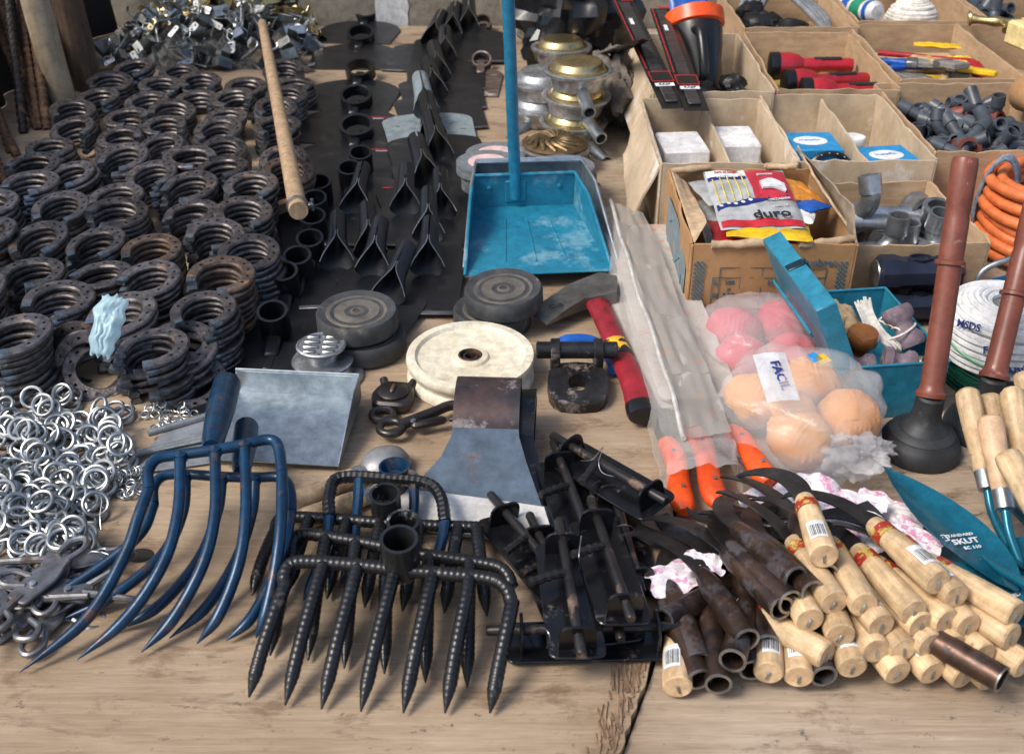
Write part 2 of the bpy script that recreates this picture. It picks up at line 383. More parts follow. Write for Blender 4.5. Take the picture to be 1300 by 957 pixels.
GAPSHADE = M('dark_gap_shade', (.016, .012, .010), (.008, .007, .006), .9, 0, 6, .2)  # near-black sheet added in place of the shaded opening behind the rebar
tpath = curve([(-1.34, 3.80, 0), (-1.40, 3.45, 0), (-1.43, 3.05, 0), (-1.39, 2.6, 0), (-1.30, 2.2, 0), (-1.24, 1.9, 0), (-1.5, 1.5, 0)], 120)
def gap_sheet(u, v): p = tpath[int(round(u * 120))]; return (p.x + .02 * sin(u * 75 + v) - .05 * v, p.y, .001 + (.40 + .015 * sin(u * 31)) * v)
ob('shade_sheet', MB().sheet(120, 5, gap_sheet), GAPSHADE, label='added dark sheet for the shaded gap behind the rusty rebar rods', cat='shade_sheet')

# posts and rebar at the far left
def post(px, pyb, r, lean, mat, label, seed):
    b = on(px, pyb, -.0); pts = []; k = 14
    for i in range(k + 1):
        t = i / k; pts.append(V((b.x + lean * t + .008 * nz((seed, t * 4, 0)), b.y + .02 * t, .0 + 1.7 * t)))
    mb = MB().tube(pts, [r * (1 + .08 * nz((seed, 5, i * .7))) for i in range(k + 1)], 14)
    ob('wooden_post', mb, mat, label=label, cat='post')
post(84, 140, .036, -.10, POSTW, 'pale round wooden post beside the rusty rebar rods', 1)
post(112, 112, .042, -.07, POSTD, 'dark brown wooden post beside the pale round post', 2)
RIBR = M('rusty_rebar', (.2, .105, .055), (.075, .045, .03), .6, .35, 40, .4, jit=.25, spot=(.3, .16, .07), spotamt=.25, spotscale=10)
RIBD = M('dark_rebar', (.06, .05, .045), (.025, .022, .02), .5, .5, 40, .4, jit=.25, spot=(.2, .1, .05), spotamt=.2, spotscale=10)
def rebar_mb(pts, r, ribs, mb=None, n=8, rh=.16):
    "ribbed bar: radius swells at each rib"
    mb = mb or MB(); P = [V(p) for p in pts]; d = [0]
    for a, b in zip(P, P[1:]): d.append(d[-1] + (b - a).length)
    L_ = d[-1]; k = max(2, int(L_ / ribs)) ; q = []; rr = []
    def at(s_):
        for i in range(len(P) - 1):
            if s_ <= d[i + 1] + 1e-9: return P[i].lerp(P[i + 1], (s_ - d[i]) / max(1e-9, d[i + 1] - d[i]))
        return P[-1]
    for i in range(k):
        for t, s_ in ((0, 1), (.35, 1), (.5, 1 + rh), (.75, 1 + rh)): 
            u = (i + t) / k; q.append(at(u * L_)); rr.append(r(u) * s_ if callable(r) else r * s_)
    q.append(P[-1]); rr.append(r(1.) if callable(r) else r)
    return mb.tube(q, rr, n)
reb = [((0, 5), (52, 160), .012, RIBR), ((-5, 28), (48, 165), .010, RIBR), ((24, -5), (50, 165), .010, RIBR), ((36, -10), (60, 165), .011, RIBR),
       ((54, -5), (64, 150), .011, RIBD), ((-30, 60), (14, 195), .009, RIBR), ((-20, 110), (22, 200), .010, RIBR), ((-45, 110), (8, 235), .010, RIBR), ((8, -20), (30, 170), .011, RIBD)]
for i, (t, b, r, m_) in enumerate(reb):
    B = on(b[0], b[1], .0); B.z = -.0
    dpx = (478.5 - t[1]) / 1400
    ang = PITCH - math.atan(dpx); yy = B.y + .35; zz = CAMZ - math.tan(ang) * yy
    xx = (t[0] - 650) / 1400 * (yy * cos(PITCH) + (CAMZ - zz) * sin(PITCH))
    top = V((xx, yy, zz)); D = (top - B)
    mb = rebar_mb([B, B + D * 2.2], r, .022, rh=.22)
    ob('rebar_rod', mb, m_, label='rusty ribbed rebar rod leaning behind the horseshoe stacks', cat='rebar', group='rebar rods leaning at the back')

# ------------------------------------------------------------------ horseshoes
def shoe_mb():
    mb = MB(); st = []
    N = 37; hole_at = {7, 10, 13, 16, 20, 23, 26, 29}
    ts_ = [-140 + 280 * i / (N - 1) for i in range(N)]
    def ctr(t): a = R(t); f = 1 - .10 * max(0, (abs(t) - 95) / 55); return V((.0465 * sin(a) * f, .051 * cos(a) - (.006 if abs(t) > 120 else 0) * (abs(t) - 120) / 30, 0))
    rows = []
    for i, t in enumerate(ts_):
        c = ctr(t); d = (ctr(t + 1) - ctr(t - 1)).normalized(); nrm = V((-d.y, d.x, 0))   # towards outside on left turn
        w_ = .0248 - .0075 * (abs(t) / 150) ** 2; h = .0095 + (.0012 if abs(t) > 126 else 0)
        dn = 0
        pr = [(-w_ / 2, .0025), (-w_ / 2, .0065), (-w_ / 2 + .0025, h), (-.0028, h), (.0028, h), (w_ / 2 - .0025, h), (w_ / 2, .0065), (w_ / 2, .0025), (w_ / 2 - .002, dn), (-w_ / 2 + .002, dn)]
        rows.append([c + nrm * u + V((0, 0, z)) for u, z in pr])
    v = [p for r in rows for p in r]; K = 10; f = []; mi = []
    for i in range(N - 1):
        for j in range(K):
            q = (i * K + j, i * K + (j + 1) % K, (i + 1) * K + (j + 1) % K, (i + 1) * K + j)
            if j == 3 and i in hole_at:
                cc = sum((v[a] for a in q), V()) / 4; b0 = len(v)
                v += [v[a].lerp(cc, .15) for a in q]; v += [v[a].lerp(cc, .3) - V((0, 0, .0055)) for a in q]
                for a in range(4):
                    f.append((q[a], q[(a + 1) % 4], b0 + (a + 1) % 4, b0 + a)); f.append((b0 + a, b0 + (a + 1) % 4, b0 + 4 + (a + 1) % 4, b0 + 4 + a)); mi += [0, 0]
                f.append((b0 + 4, b0 + 5, b0 + 6, b0 + 7)); mi.append(0)
            else: f.append(q); mi.append(1 if (i < 2 or i > N - 4) else 0)
    f.append(tuple(range(K - 1, -1, -1))); f.append(tuple((N - 1) * K + j for j in range(K))); mi += [1, 1]
    mb.v = [tuple(p) for p in v]; mb.f = f; mb.mi = mi
    return mb
IRON_R = M('rusted_forged_iron', (.18, .125, .095), (.06, .045, .04), .5, .55, 60, .5, spot=(.22, .11, .05), spotamt=.3, spotscale=22, jit=.25)
shoe_me = [shoe_mb().mesh('horseshoe', [a, IRON_END]) for a in (IRON, IRON_R, IRON)]
SHL = ['dark forged iron horseshoe with square nail holes, stacked flat in a pile', 'orange rusted horseshoe with square nail holes, stacked flat in a pile', 'dark horseshoe tumbled in the loose heap beside the zinc rings']
SHG = ['dark horseshoes in stacks', 'rusted horseshoes in stacks', 'tumbled horseshoes']
z5 = [(475,250),(665,255),(408,300),(575,310),(740,300),(900,312),(1045,245),(1085,305),(365,362),(540,362),(720,355),(870,362),(1050,345),(290,405),(460,425),(640,405),(820,420),(1010,395),
      (275,462),(605,460),(800,480),(1010,455),(205,535),(440,505),(610,530),(1035,585),(135,605),(430,565),(825,555),(650,590),(275,650),(390,612),(110,685),(455,695),(560,640),(720,680),(815,635),(920,690),(1000,650),
      (45,740),(205,760),(425,790),(700,765),(880,775),(125,880),(330,890),(570,910),(850,850),(900,925),(0,815)]
z6 = [(350,165),(90,175),(640,205),(930,190),(190,290),(60,410),(850,310),(560,335),(730,440),(-30,205)]
tops = [(x * .3448, y * .3448) for x, y in z5] + [(x * .2923, 300 + y * .2923) for x, y in z6]
st = []
for i, (x, y) in enumerate(tops):
    n = rnd.choice((7, 8, 8, 9)) if y > 200 else rnd.choice((5, 6, 6))
    if i >= len(z5): n = rnd.choice((8, 9, 9, 10))
    p = on(x, y + 3, n * .0110); st.append([p.x, p.y, n, y])
for it in range(60):
    for i in range(len(st)):
        for j in range(i):
            dx = st[i][0] - st[j][0]; dy = st[i][1] - st[j][1]; d = sqrt(dx * dx + dy * dy) + 1e-6
            if d < .119:
                k = (.119 - d) / 2 / d; st[i][0] += dx * k * .5; st[i][1] += dy * k * .5; st[j][0] -= dx * k * .5; st[j][1] -= dy * k * .5
shoes = []
for x, y, n, py in st:
    base = rnd.choice((-8, 5, 15, -15, 20, 10)) + (-30 if py > 205 else jitter(28))
    tl = rnd.uniform(2, 12); ta = jitter(50); ox = jitter(.016); oy = rnd.uniform(-.002, .016)
    rusty = rnd.random() < .13
    for k in range(n):
        a = rot('X', tl) if True else None
        m_ = T(x + ox * k / n + jitter(.0042), y + oy * (k / n - .5) + jitter(.0045), k * .0110 + .0095 * sin(R(tl)) * 6) @ rot('Z', ta) @ rot('X', tl + jitter(1.3)) @ rot('Y', jitter(2)) @ rot('Z', base - ta + jitter(11)) @ X.Scale(rnd.uniform(.94, 1.04), 4)
        shoes.append((m_, 1 if rusty else 0))
# the tumbled heap at the front
for px, py, z, a, b_, c in [(95,440,.03,62,10,40),(105,452,.035,66,-8,52),(118,462,.03,70,6,60),(130,470,.025,35,12,100),(122,478,.012,20,5,130),(180,452,.055,14,8,-50),(176,462,.04,16,-4,-56),(185,470,.026,13,4,-44),(178,474,.012,9,6,-60),
                           (228,440,.06,9,6,-35),(232,452,.048,12,-5,-45),(226,462,.036,8,6,-30),(234,470,.024,12,2,-50),(228,476,.010,7,4,-40),(240,486,.02,24,14,-70)]:
    p = on(px, py, z); shoes.append((T(p) @ rot('X', a) @ rot('Y', b_) @ rot('Z', c), 2))
shoes.sort(key=lambda q: q[0].translation.y)
lo_ = MB(); src = shoe_mb()
for i, (m_, k) in enumerate(shoes):
    if i < 300:
        ob('horseshoe', shoe_me[k], None, m=m_, label=SHL[k], cat='horseshoe', group=SHG[k])
    else:
        o = len(lo_.v); lo_.v += [tuple(m_ @ V(p)) for p in src.v]; lo_.f += [tuple(a + o for a in q) for q in src.f]; lo_.mi += [a if a == 0 else 1 for a in src.mi]
if lo_.v: ob('horseshoe_stacks', lo_, [IRON, IRON_END], label='farther stacks of dark horseshoes near the concrete wall', cat='horseshoes', kind='stuff')

# ------------------------------------------------------------------ hinges and brackets heap
def holes_plate(w_, l_, t, n):
    mb = MB(); mb.prism([(-w_ / 2, 0), (w_ / 2, 0), (w_ / 2, l_), (-w_ / 2, l_)], 0, t, bev=.0004, corner=w_ * .2)
    for i in range(n): mb.lathe([(w_ * .17, t + .0002), (0, t + .0003)], 10, T(0, l_ * (i + .5) / n, 0), mi=1)
    return mb
HOLE_M = M('screw_hole', (.01, .01, .01), None, .9)
def br_hinge():
    mb = holes_plate(.028, .07, .002, 3); q = holes_plate(.028, .07, .002, 3)
    m_ = T(.031, 0, 0) @ rot('Y', -60); mb.add(q.v, q.f, m_); mb.mi[-len(q.mi):] = q.mi
    mb.tube([(.0155, 0, .003), (.0155, .07, .003)], .0038, 10); return mb
def br_angle():
    mb = holes_plate(.02, .06, .0022, 2); q = holes_plate(.02, .06, .0022, 2); m_ = rot('X', 90)
    mb.add(q.v, q.f, m_); mb.mi[-len(q.mi):] = q.mi; return mb
def br_hasp():
    mb = holes_plate(.03, .05, .002, 2); mb.tube(curve([(0, .05, .001), (.012, .07, .004), (0, .095, .012), (-.012, .07, .004), (0, .05, .001)], 16), .003, 7); return mb
def br_pack():
    mb = MB()
    for i in range(9): mb.box((i * .0055, .0, .016), (.0016, .05, .032), rot('Y', 6))
    return mb
def br_rod():
    return MB().tube(curve([(0, 0, 0), (0, .05, 0), (0, .085, .003), (0, .09, .02)], 10), .004, 8)
kinds = [br_hinge, br_angle, br_hasp, br_pack, br_rod]
bm_z = [k().mesh('bracket', [ZINC, HOLE_M]) for k in kinds]; bm_y = [k().mesh('bracket', [YZINC, HOLE_M]) for k in kinds]
nm = ['hinge', 'angle_bracket', 'hasp', 'hinge_pack', 'bolt']
bs = MB()
def heap(u, v):
    x = -1.25 + u * .62; y = 3.30 + v * .5; e = min(u, 1 - u, v * 1.4, 1.3 - v) ; h = max(0, min(1, e * 3.2)); return (x, y, .002 + .13 * h * (.7 + .5 * nz((x, y, 2), 7)))
placed = 0
for i in range(290):
    u, v = rnd.random(), rnd.random() ** .9
    x, y, z = heap(u, v)
    yel = (v > .55 and rnd.random() < .6) or rnd.random() < .06
    k = rnd.choices(range(5), (3, 4, 2, 5, 4))[0]
    m_ = T(x, y, z + rnd.uniform(.0, .03)) @ rot('Z', rnd.uniform(0, 360)) @ rot('X', jitter(55)) @ rot('Y', jitter(60)) @ X.Scale(rnd.uniform(.62, .95), 4)
    c = 'brass coloured' if yel else 'silvery zinc'
    lab = {0: 'loose %s butt hinge in the hardware heap by the wall', 1: 'loose %s angle bracket in the hardware heap by the wall', 2: 'loose %s hasp in the hardware heap by the wall',
           3: 'bundled %s hinge plates in the hardware heap by the wall', 4: 'loose %s bent bolt in the hardware heap by the wall'}[k] % c
    ob(nm[k], (bm_y if yel else bm_z)[k], None, m=m_, label=lab, cat=nm[k].replace('_', ' '), group=c + ' ' + nm[k].replace('_', ' ') + 's in the heap')
mb = MB().sheet(30, 24, lambda u, v: V(heap(u, v)) + V((0, 0, -.022 + .012 * nz((u * 30, v * 25, 0)))))
ob('hardware_heap', mb, M('small_mixed_ironware', (.10, .10, .095), (.02, .02, .02), .45, .7, 70, 1., jit=0), label='core of small mixed ironware under the hinges and brackets', cat='hardware', kind='stuff')

# wooden stick across the stacks
def stick():
    a = on(379, 268, .14); b = on(333, 30, .17)
    t = thing('wooden_stick', 'long slim wooden handle lying across the horseshoe stacks', 'stick')
    pts = [a.lerp(b, i / 10) for i in range(11)]
    ob('shaft', MB().tube(pts, [.0185 - .0006 * i for i in range(11)], 16), WOODD, t)
    d = (b - a).normalized(); mm = aim(a + d * .018, d)
    c = MB().pipe(.0215, .0186, .009, 20, mm); c.box((-.024, 0, .0045), (.012, .009, .012), mm, .002); c.tube([(-.028, -.012, .0045), (-.028, .012, .0045)], .0032, 8, mm)
    ob('hose_clamp', c, ZINC, t)
stick()

# crumpled pale plastic bag on the shoes
FILMB = M('pale_blue_film', (.52, .72, .78), (.4, .6, .68), .25, 0, 14, .5, alpha=.6, jit=0, grime=0)
def crumple(m, w_, h_, d_, seed, n=26, amp=.2, pinch=None):
    mb = MB()
    def f(u, v):
        a = u * 2 * pi; b_ = (v - .5) * pi; q = V((cos(b_) * cos(a), cos(b_) * sin(a), sin(b_)))
        s_ = 1 + amp * (abs(noise.noise(q * 1.7 + V((seed, 0, 0)))) * 1.6 - .5) + amp * .8 * (abs(noise.noise(q * 4.5 + V((0, seed, 0)))) - .2)
        return m @ V((q.x * w_ * s_, q.y * h_ * s_, q.z * d_ * s_))
    return mb.sheet(n * 2, n, f)
p = on(136, 414, .135)
def bagfilm(s_):
    def f(u, v):
        e = (max(0, 4 * u * (1 - u))) ** .5 * (max(0, 4 * v * (1 - v))) ** .4; hw = .030 * (.55 + .9 * v - .75 * v * v) * (1 + .25 * nz((v * 5, s_ * 0, 2)))
        fold = abs(nz((u * 3.2, v * 1.6, 1))) * .016 + abs(nz((u * 6 + 3, v * 7, 7))) * .005
        return T(p) @ rot('X', 48) @ rot('Z', -10) @ V(((u - .5) * 2 * hw + .006 * nz((v * 6, 4, 0)), (v - .5) * .098 + (.012 * nz((u * 6, 1, 1)) if v in (0, 1) else 0), s_ * .013 * e + fold * e))
    return f
ob('plastic_bag', MB().sheet(36, 36, bagfilm(1)).sheet(36, 36, bagfilm(-1)), FILMB, label='crumpled pale blue plastic bag on the front horseshoe stacks', cat='plastic bag', sharp=45)
# ------------------------------------------------------------------ black hoes with ring eyes
LABR = M('red_label', (.5, .015, .03), None, .45)
EDGE = M('scuffed_edge', (.2, .2, .21), (.08, .08, .085), .45, .6, 30, .2)
def blade_outline(w_, l_, sh):
    "straight cutting edge at -l_, rounded shoulders at y=0"
    o = [(-w_ * .46, -l_), (w_ * .46, -l_)]
    for i in range(13):
        a = pi * i / 12; o.append((w_ / 2 * cos(a), -sh + sh * sin(a)))
    return o
def hoe_parts(w_, l_, ring_r, ring_h, mat, tilt):
    bl = MB().prism(blade_outline(w_, l_, w_ * .42), 0, .0025, bev=.0006)
    nk = MB().box((0, -.012, .010), (.026, .075, .012), rot('X', 9), .004)
    nk.box((0, -.06, .005), (.018, .06, .006), rot('X', 3), .002)
    rg = MB().pipe(ring_r, ring_r * .81, ring_h, 26, T(0, .028, .004) @ rot('X', tilt) )
    return [('blade', bl.mesh('blade', mat), None, None), ('neck', nk.mesh('neck', mat), None, None), ('eye', rg.mesh('eye', mat), None, None)]
hoeA = Proto('hoe_head', 'hoe', hoe_parts(.27, .26, .044, .032, BLACKM, 18))
hoeB = Proto('hoe_head', 'hoe', hoe_parts(.22, .22, .0275, .055, BLACKM, 16))
def sticker(par, m, w_, l_):
    ob('label_band', MB().box((0, 0, 0), (w_, l_, .0006), m), LABR, par)
    return text('BULLOCK', l_ * 1.1, m @ T(0, -l_ * 1.5, 0), INKW, par, bold=True)
eyes = [(465, 12, 0), (458, 40, 0), (457, 84, 0), (452, 119, 0), (453, 157, 0), (460, 203, 1), (446, 222, 1), (408, 240, 1), (402, 261, 1), (400, 284, 1), (397, 312, 1), (381, 334, 1), (364, 354, 1), (350, 405, 1)]
for i, (x, y, k) in enumerate(eyes):
    p = on(x, y + 2, .035); m_ = T(p.x, p.y - .028, .007) @ rot('Z', (-3 if k == 0 else 4) + jitter(3)) @ rot('X', 1.4)
    if i == len(eyes) - 1: lab = 'black hoe head lying nearest the galvanised sheet pan'
    elif k == 0: lab = 'black broad hoe head with ring eye, overlapping in the row by the wall'
    else: lab = 'black hoe head with tall tube eye, overlapping in the front part of the row'
    r = (hoeA, hoeB)[k].put(m_, lab, 'overlapping hoe heads' if i < len(eyes) - 1 else None)
    if i in (3, 4, 5): sticker(r, T(.075, -.075, .0035), .05, .006)
    if i in (9, 10): sticker(r, T(.06, -.03, .0035), .026, .005)
# ------------------------------------------------------------------ spades with folded sockets
def spade_parts(w_, l_, sl, r, mat, an=17, fk=.55):
    bl = MB().prism(blade_outline(w_, l_, w_ * .22), 0, .002, bev=.0005)
    sk = MB(); ed = MB(); N = 20; rows = []
    def ringpt(t, a):
        # a from -1..1 around the folded sheet, open seam on top, flaring into the blade at t=0
        rr = r * (1.05 - .22 * t); fl = max(0, 1 - t * 2.6)
        ang = pi * (1 - .985 * 1) + 0
        th = -pi / 2 + a * (pi * (.97 - .42 * fl ** 1.3))
        return V((cos(th) * rr * (1 + fk * fl), t * sl * cos(R(an)), .004 + rr * .9 * (1 - fl * .25) + sin(th) * rr * (1 - .1 * fl) + t * sl * sin(R(an)) * 1.0))
    K = 12
    v = [ringpt(i / K, -1 + 2 * j / N) for i in range(K + 1) for j in range(N + 1)]
    f = [(i * (N + 1) + j, i * (N + 1) + j + 1, (i + 1) * (N + 1) + j + 1, (i + 1) * (N + 1) + j) for i in range(K) for j in range(N)]
    sk.add(v, f, T(0, -.045, 0))
    e1 = [ringpt(i / K, -1) for i in range(K // 2, -1, -1)]; e2 = [ringpt(i / K, 1) for i in range(0, K // 2 + 1)]
    for e in (e1, e2): ed.tube(e, .0011, 5, T(0, -.045, 0))
    me = sk.mesh('socket', mat); 
    ce = MB().box((0, -l_ + .004, .0015), (w_ * .93, .011, .0028), None, .0006)
    return [('blade', bl.mesh('blade', mat), None, None), ('socket', me, None, None), ('cutting_edge', ce.mesh('cutting_edge', EDGE), None, 0), ('socket_edge', ed.mesh('socket_edge', BARE), None, 1)]
spBig = Proto('spade_head', 'spade', spade_parts(.24, .27, .19, .026, BLACKM, 8, .25), 'black spade heads')
SPECK = M('speckled_grey_paint', (.28, .34, .36), (.2, .25, .27), .55, .2, 20, .1, spot=(.02, .02, .02), spotamt=.22, spotscale=45)
spGrey = Proto('spade_head', 'spade', spade_parts(.24, .25, .19, .027, SPECK, 8, .25))
spSm = Proto('spade_head', 'spade', spade_parts(.14, .19, .13, .021, BLACKM), 'small black spade heads')
spRust = Proto('spade_head', 'spade', hoe_parts(.135, .25, .03, .03, RUSTW, 35), 'rusty spade heads')
for x, y, a, k in [(574, 48, 2, 0), (566, 74, 3, 0), (556, 96, 8, 0), (551, 118, 10, 0), (540, 141, 9, 1), (548, 168, 9, 0), (556, 196, 10, 0), (540, 228, 12, 0)]:
    p = on(x, y, .02); z = .012
    (spGrey if k else spBig).put(T(p.x, p.y, z) @ rot('Z', a) @ rot('X', 1.3), 'speckled blue grey spade head among the black spade heads' if k else 'broad black spade head with folded tube socket, overlapping towards the wall')
for x, y, a in [(456, 262, -4), (516, 262, 2), (560, 268, 3), (545, 296, 3), (470, 318, 8), (545, 338, 0), (478, 338, -3), (503, 372, -14), (430, 330, 5)]:
    p = on(x, y, .015); spSm.put(T(p.x, p.y, .013 + .0025 * rnd.random()) @ rot('Z', a) @ rot('X', 1.6), 'small black spade head with flared socket between the rubber wheels and dustpan')
for x, y in [(613, 30), (611, 78)]:
    p = on(x, y, .03); spRust.put(T(p.x, p.y, .006) @ rot('Z', -2) @ rot('X', 1.), 'rusty brown hoe head beside the blue dustpan pole')
# big dark spades standing against the wall
for i, (x, lean) in enumerate([(-.27, -4), (-.21, 2), (-.16, 6)]):
    spBig.put(T(x + .02, 3.56 + .04 * i, .014 + .012 * i) @ rot('Z', lean - 4) @ rot('X', 2 + 2 * i), 'dark spade head lying with its socket against the concrete wall', 'spade heads against the wall')

# ------------------------------------------------------------------ dustpans
def pan_parts(mat, rim):
    wb, wf, L_, h = .215, .285, .30, .075
    fl = MB().prism([(-wf / 2, 0), (wf / 2, 0), (wb / 2, L_), (-wb / 2, L_)], 0, .0016)
    for i in range(3): fl.tube([(-.06 + .06 * i, .05, .0016), (-.045 + .045 * i, .24, .0016)], .002, 6)
    bk = MB().box((0, L_ + .0012, h / 2), (wb + .004, .0018, h)); bk.tube([(-wb / 2, L_, h), (wb / 2, L_, h)], .004, 8)
    sds = []
    for s_ in (-1, 1):
        o = [(0, .0017), (L_, .0017), (L_, h), (.19, h), (0, .004)]
        a = V((s_ * wf / 2, 0, 0)); b_ = V((s_ * wb / 2, L_, 0)); d = (b_ - a).normalized()
        m_ = X(((d.x, 0, -d.y * 1), (d.y, 0, d.x), (0, 1, 0))).to_4x4(); m_.translation = a
        q = MB().prism(o, -.0009, .0009, m_)
        e = [m_ @ V((u, w_, 0)) for u, w_ in ((0, .004), (.19, h), (L_, h))]; q.tube(e, .0032, 8)
        sds.append(q)
    rv = MB()
    for sx in (-1, 1): rv.lathe([(.005, 0), (.004, .003), (0, .004)], 10, T(sx * .075, L_ - .0, h * .6) @ rot('X', 90))
    return [('floor', fl.mesh('floor', mat), None, None), ('back_wall', bk.mesh('back_wall', mat), None, None), ('side_wall', sds[0].mesh('side_wall', mat), None, None), ('side_wall', sds[1].mesh('side_wall', mat), None, None), ('rivets', rv.mesh('rivet', rim), None, 1)]
panB = Proto('dustpan', 'dustpan', pan_parts(BLUEP, BLUEP)); panG = Proto('dustpan', 'dustpan', pan_parts(GALV, ZINC), 'nested galvanised dustpans')
fl_, fr_ = on(590, 376, .03), on(781, 352, .03)
for k in range(3):
    panG.put(T(.058, 1.95 + .028 * (2 - k), .004 + .009 * k) @ rot('Z', 4) @ rot('X', 2) @ X.Diagonal((1.07, 1.04, 1.22, 1)), 'galvanised dustpan nested under the blue dustpan')
pb = panB.put(T(.052, 1.90, .034) @ rot('Z', 5) @ rot('X', 2), 'blue painted tin dustpan with tall blue pole')
q = MB(); mm = T(-.018, .302, .02); q.tube([(0, 0, 0), (-.01, .0, .25), (-.03, .02, .8)], .0125, 14, mm); 
ob('pole', q, M('blue_pole_paint', (.02, .20, .33), (.012, .14, .25), .35, .1, 10, .05, spot=(.25, .12, .06), spotamt=.14, spotscale=14), pb)
ob('pole_bracket', MB().box((-.018, .302, .036), (.045, .008, .05), None, .002), BLUEP, pb)
# small galvanised pan by the blue fork
panS = Proto('sheet_pan', 'sheet pan', [('tray', MB().prism([(-.1, -.085), (.1, -.085), (.1, .085), (-.1, .085)], 0, .0015).mesh('tray', GALV), None, None),
    ('back_wall', MB().box((0, .086, .022), (.2, .0018, .044)).tube([(-.1, .086, .044), (.1, .086, .044)], .0028, 8).mesh('back_wall', GALV), None, None),
    ('side_wall', MB().prism([(-.085, .0016), (.085, .0016), (.085, .044), (.04, .044), (-.085, .006)], -.0008, .0008, T(.1, 0, 0) @ X(((0, 0, 1, 0), (1, 0, 0, 0), (0, 1, 0, 0), (0, 0, 0, 1)))).mesh('side_wall', GALV), None, None)], 'galvanised sheet pans')
for k in range(2):
    p = on(362, 548, .01); panS.put(T(p.x + .004 * k, p.y + .012 - .012 * k, .004 + .014 * k) @ rot('Z', -5) @ rot('X', 4), 'galvanised sheet pan lying behind the blue fork')

# ------------------------------------------------------------------ wheels, pulley, drains, discs
def wheel_parts(r, h):
    t = MB().lathe([(r * .78, 0), (r * .94, .001), (r, .006), (r, h * .5), (r, h - .006), (r * .95, h - .0005), (r * .86, h - .002), (r * .78, h - .004)], 40)
    d = MB().lathe([(0, .003), (r * .79, .003), (r * .79, h - .006), (r * .74, h - .003), (r * .66, h - .004), (r * .64, h - .0065), (r * .57, h - .0065), (r * .555, h - .003), (r * .3, h - .0035), (r * .285, h - .0055), (r * .2, h - .005), (r * .12, h - .002), (r * .1, h - .002), (r * .1, h - .012), (0, h - .012)], 40)
    b_ = MB().lathe([(r * .095, h - .011), (r * .085, h - .0035), (r * .045, h - .0035), (r * .04, h - .0115)], 16)
    return [('tyre', t.mesh('tyre', RUBBER), None, None), ('disc', d.mesh('disc', RUBBERT), None, None), ('bush', b_.mesh('bush', RUST), None, 1)]
wh = Proto('rubber_wheel', 'wheel', wheel_parts(.071, .038))
p = on(453, 393, .078); wh.put(T(p.x, p.y, .0415) @ rot('X', 2), 'dusty rubber wheel on top of the pair beside the aluminium drains')
wh.put(T(p.x + .012, p.y - .008, .001), 'dusty rubber wheel under another beside the aluminium drains')
p = on(640, 364, .078); wh.put(T(p.x, p.y, .0415) @ rot('Y', -2) @ rot('X', 3), 'dusty rubber wheel on top of the pair in front of the blue dustpan')
wh.put(T(p.x - .022, p.y - .004, .001), 'dusty rubber wheel under another in front of the blue dustpan')
r = .108
pu = thing('nylon_pulley', 'large worn white nylon pulley wheel with rusty bearing', 'pulley', T(on(597, 449, .045)) @ T(0, 0, -.045) @ rot('X', 1.5))
ob('rim', MB().lathe([(r * .8, 0), (r * .97, .0), (r, .004), (r * .985, .014), (r * .93, .020), (r * .93, .026), (r * .985, .032), (r, .041), (r * .985, .046), (r * .86, .047), (r * .82, .041), (r * .3, .038), (r * .27, .043), (r * .19, .044), (r * .19, .01), (r * .8, .008)], 56, closed=True), CREAM, pu)
ob('bearing_race', MB().lathe([(r * .188, .012), (r * .188, .0435), (r * .165, .0445), (r * .155, .040), (r * .155, .012)], 32), RUST, pu)
ob('bearing_race', MB().lathe([(r * .12, .012), (r * .12, .041), (r * .085, .042), (r * .08, .012)], 28), TUBE, pu)
ob('bearing_cage', MB().lathe([(r * .156, .034), (r * .121, .034)], 24), BLACKM, pu)
def drain(p, lab, rr, zs, mat=ALU):
    t = thing('floor_drain', lab, 'drain', T(p), 'aluminium floor drains')
    ob('body', MB().lathe([(rr * .5, 0), (rr * 1.2, 0), (rr * 1.25, .003), (rr * 1.2, .006), (rr * .62, .008), (rr * .58, zs - .004), (rr * .9, zs - .003), (rr, zs), (rr, zs + .003), (rr * .93, zs + .005), (rr * .9, zs + .003), (0, zs + .0025)], 36), mat, t)
    g_ = MB()
    for s_ in (-1, 1):
        for k in range(4): 
            y_ = -.021 * rr / .036 + .014 * rr / .036 * k; g_.box((s_ * rr * .38, y_, zs + .0045), (rr * (.62 if k in (1, 2) else .5), .0075 * rr / .036, .004), None, .0015)
    ob('grate_bars', g_, ZINC, t)
    sc = MB()
    for s_ in (-1, 1): sc.lathe([(.003, zs + .003), (.0025, zs + .0055), (0, zs + .006)], 10, T(0, s_ * rr * .78, 0))
    ob('screws', sc, ZINC, t)
p = on(408, 442, .05); drain((p.x, p.y, .024), 'cast aluminium floor drain on top of another beside the rubber wheels', .042, .03)
pd = on(410, 478, .012); t = thing('floor_drain', 'aluminium drain plate with spotted rim under the upright drain', 'drain', T(p.x + .012, p.y - .012, .001))
ob('body', MB().lathe([(.02, .0), (.056, .0), (.058, .003), (.056, .006), (.04, .008), (.034, .016), (.034, .0215), (0, .0215)], 36), ALU, t)

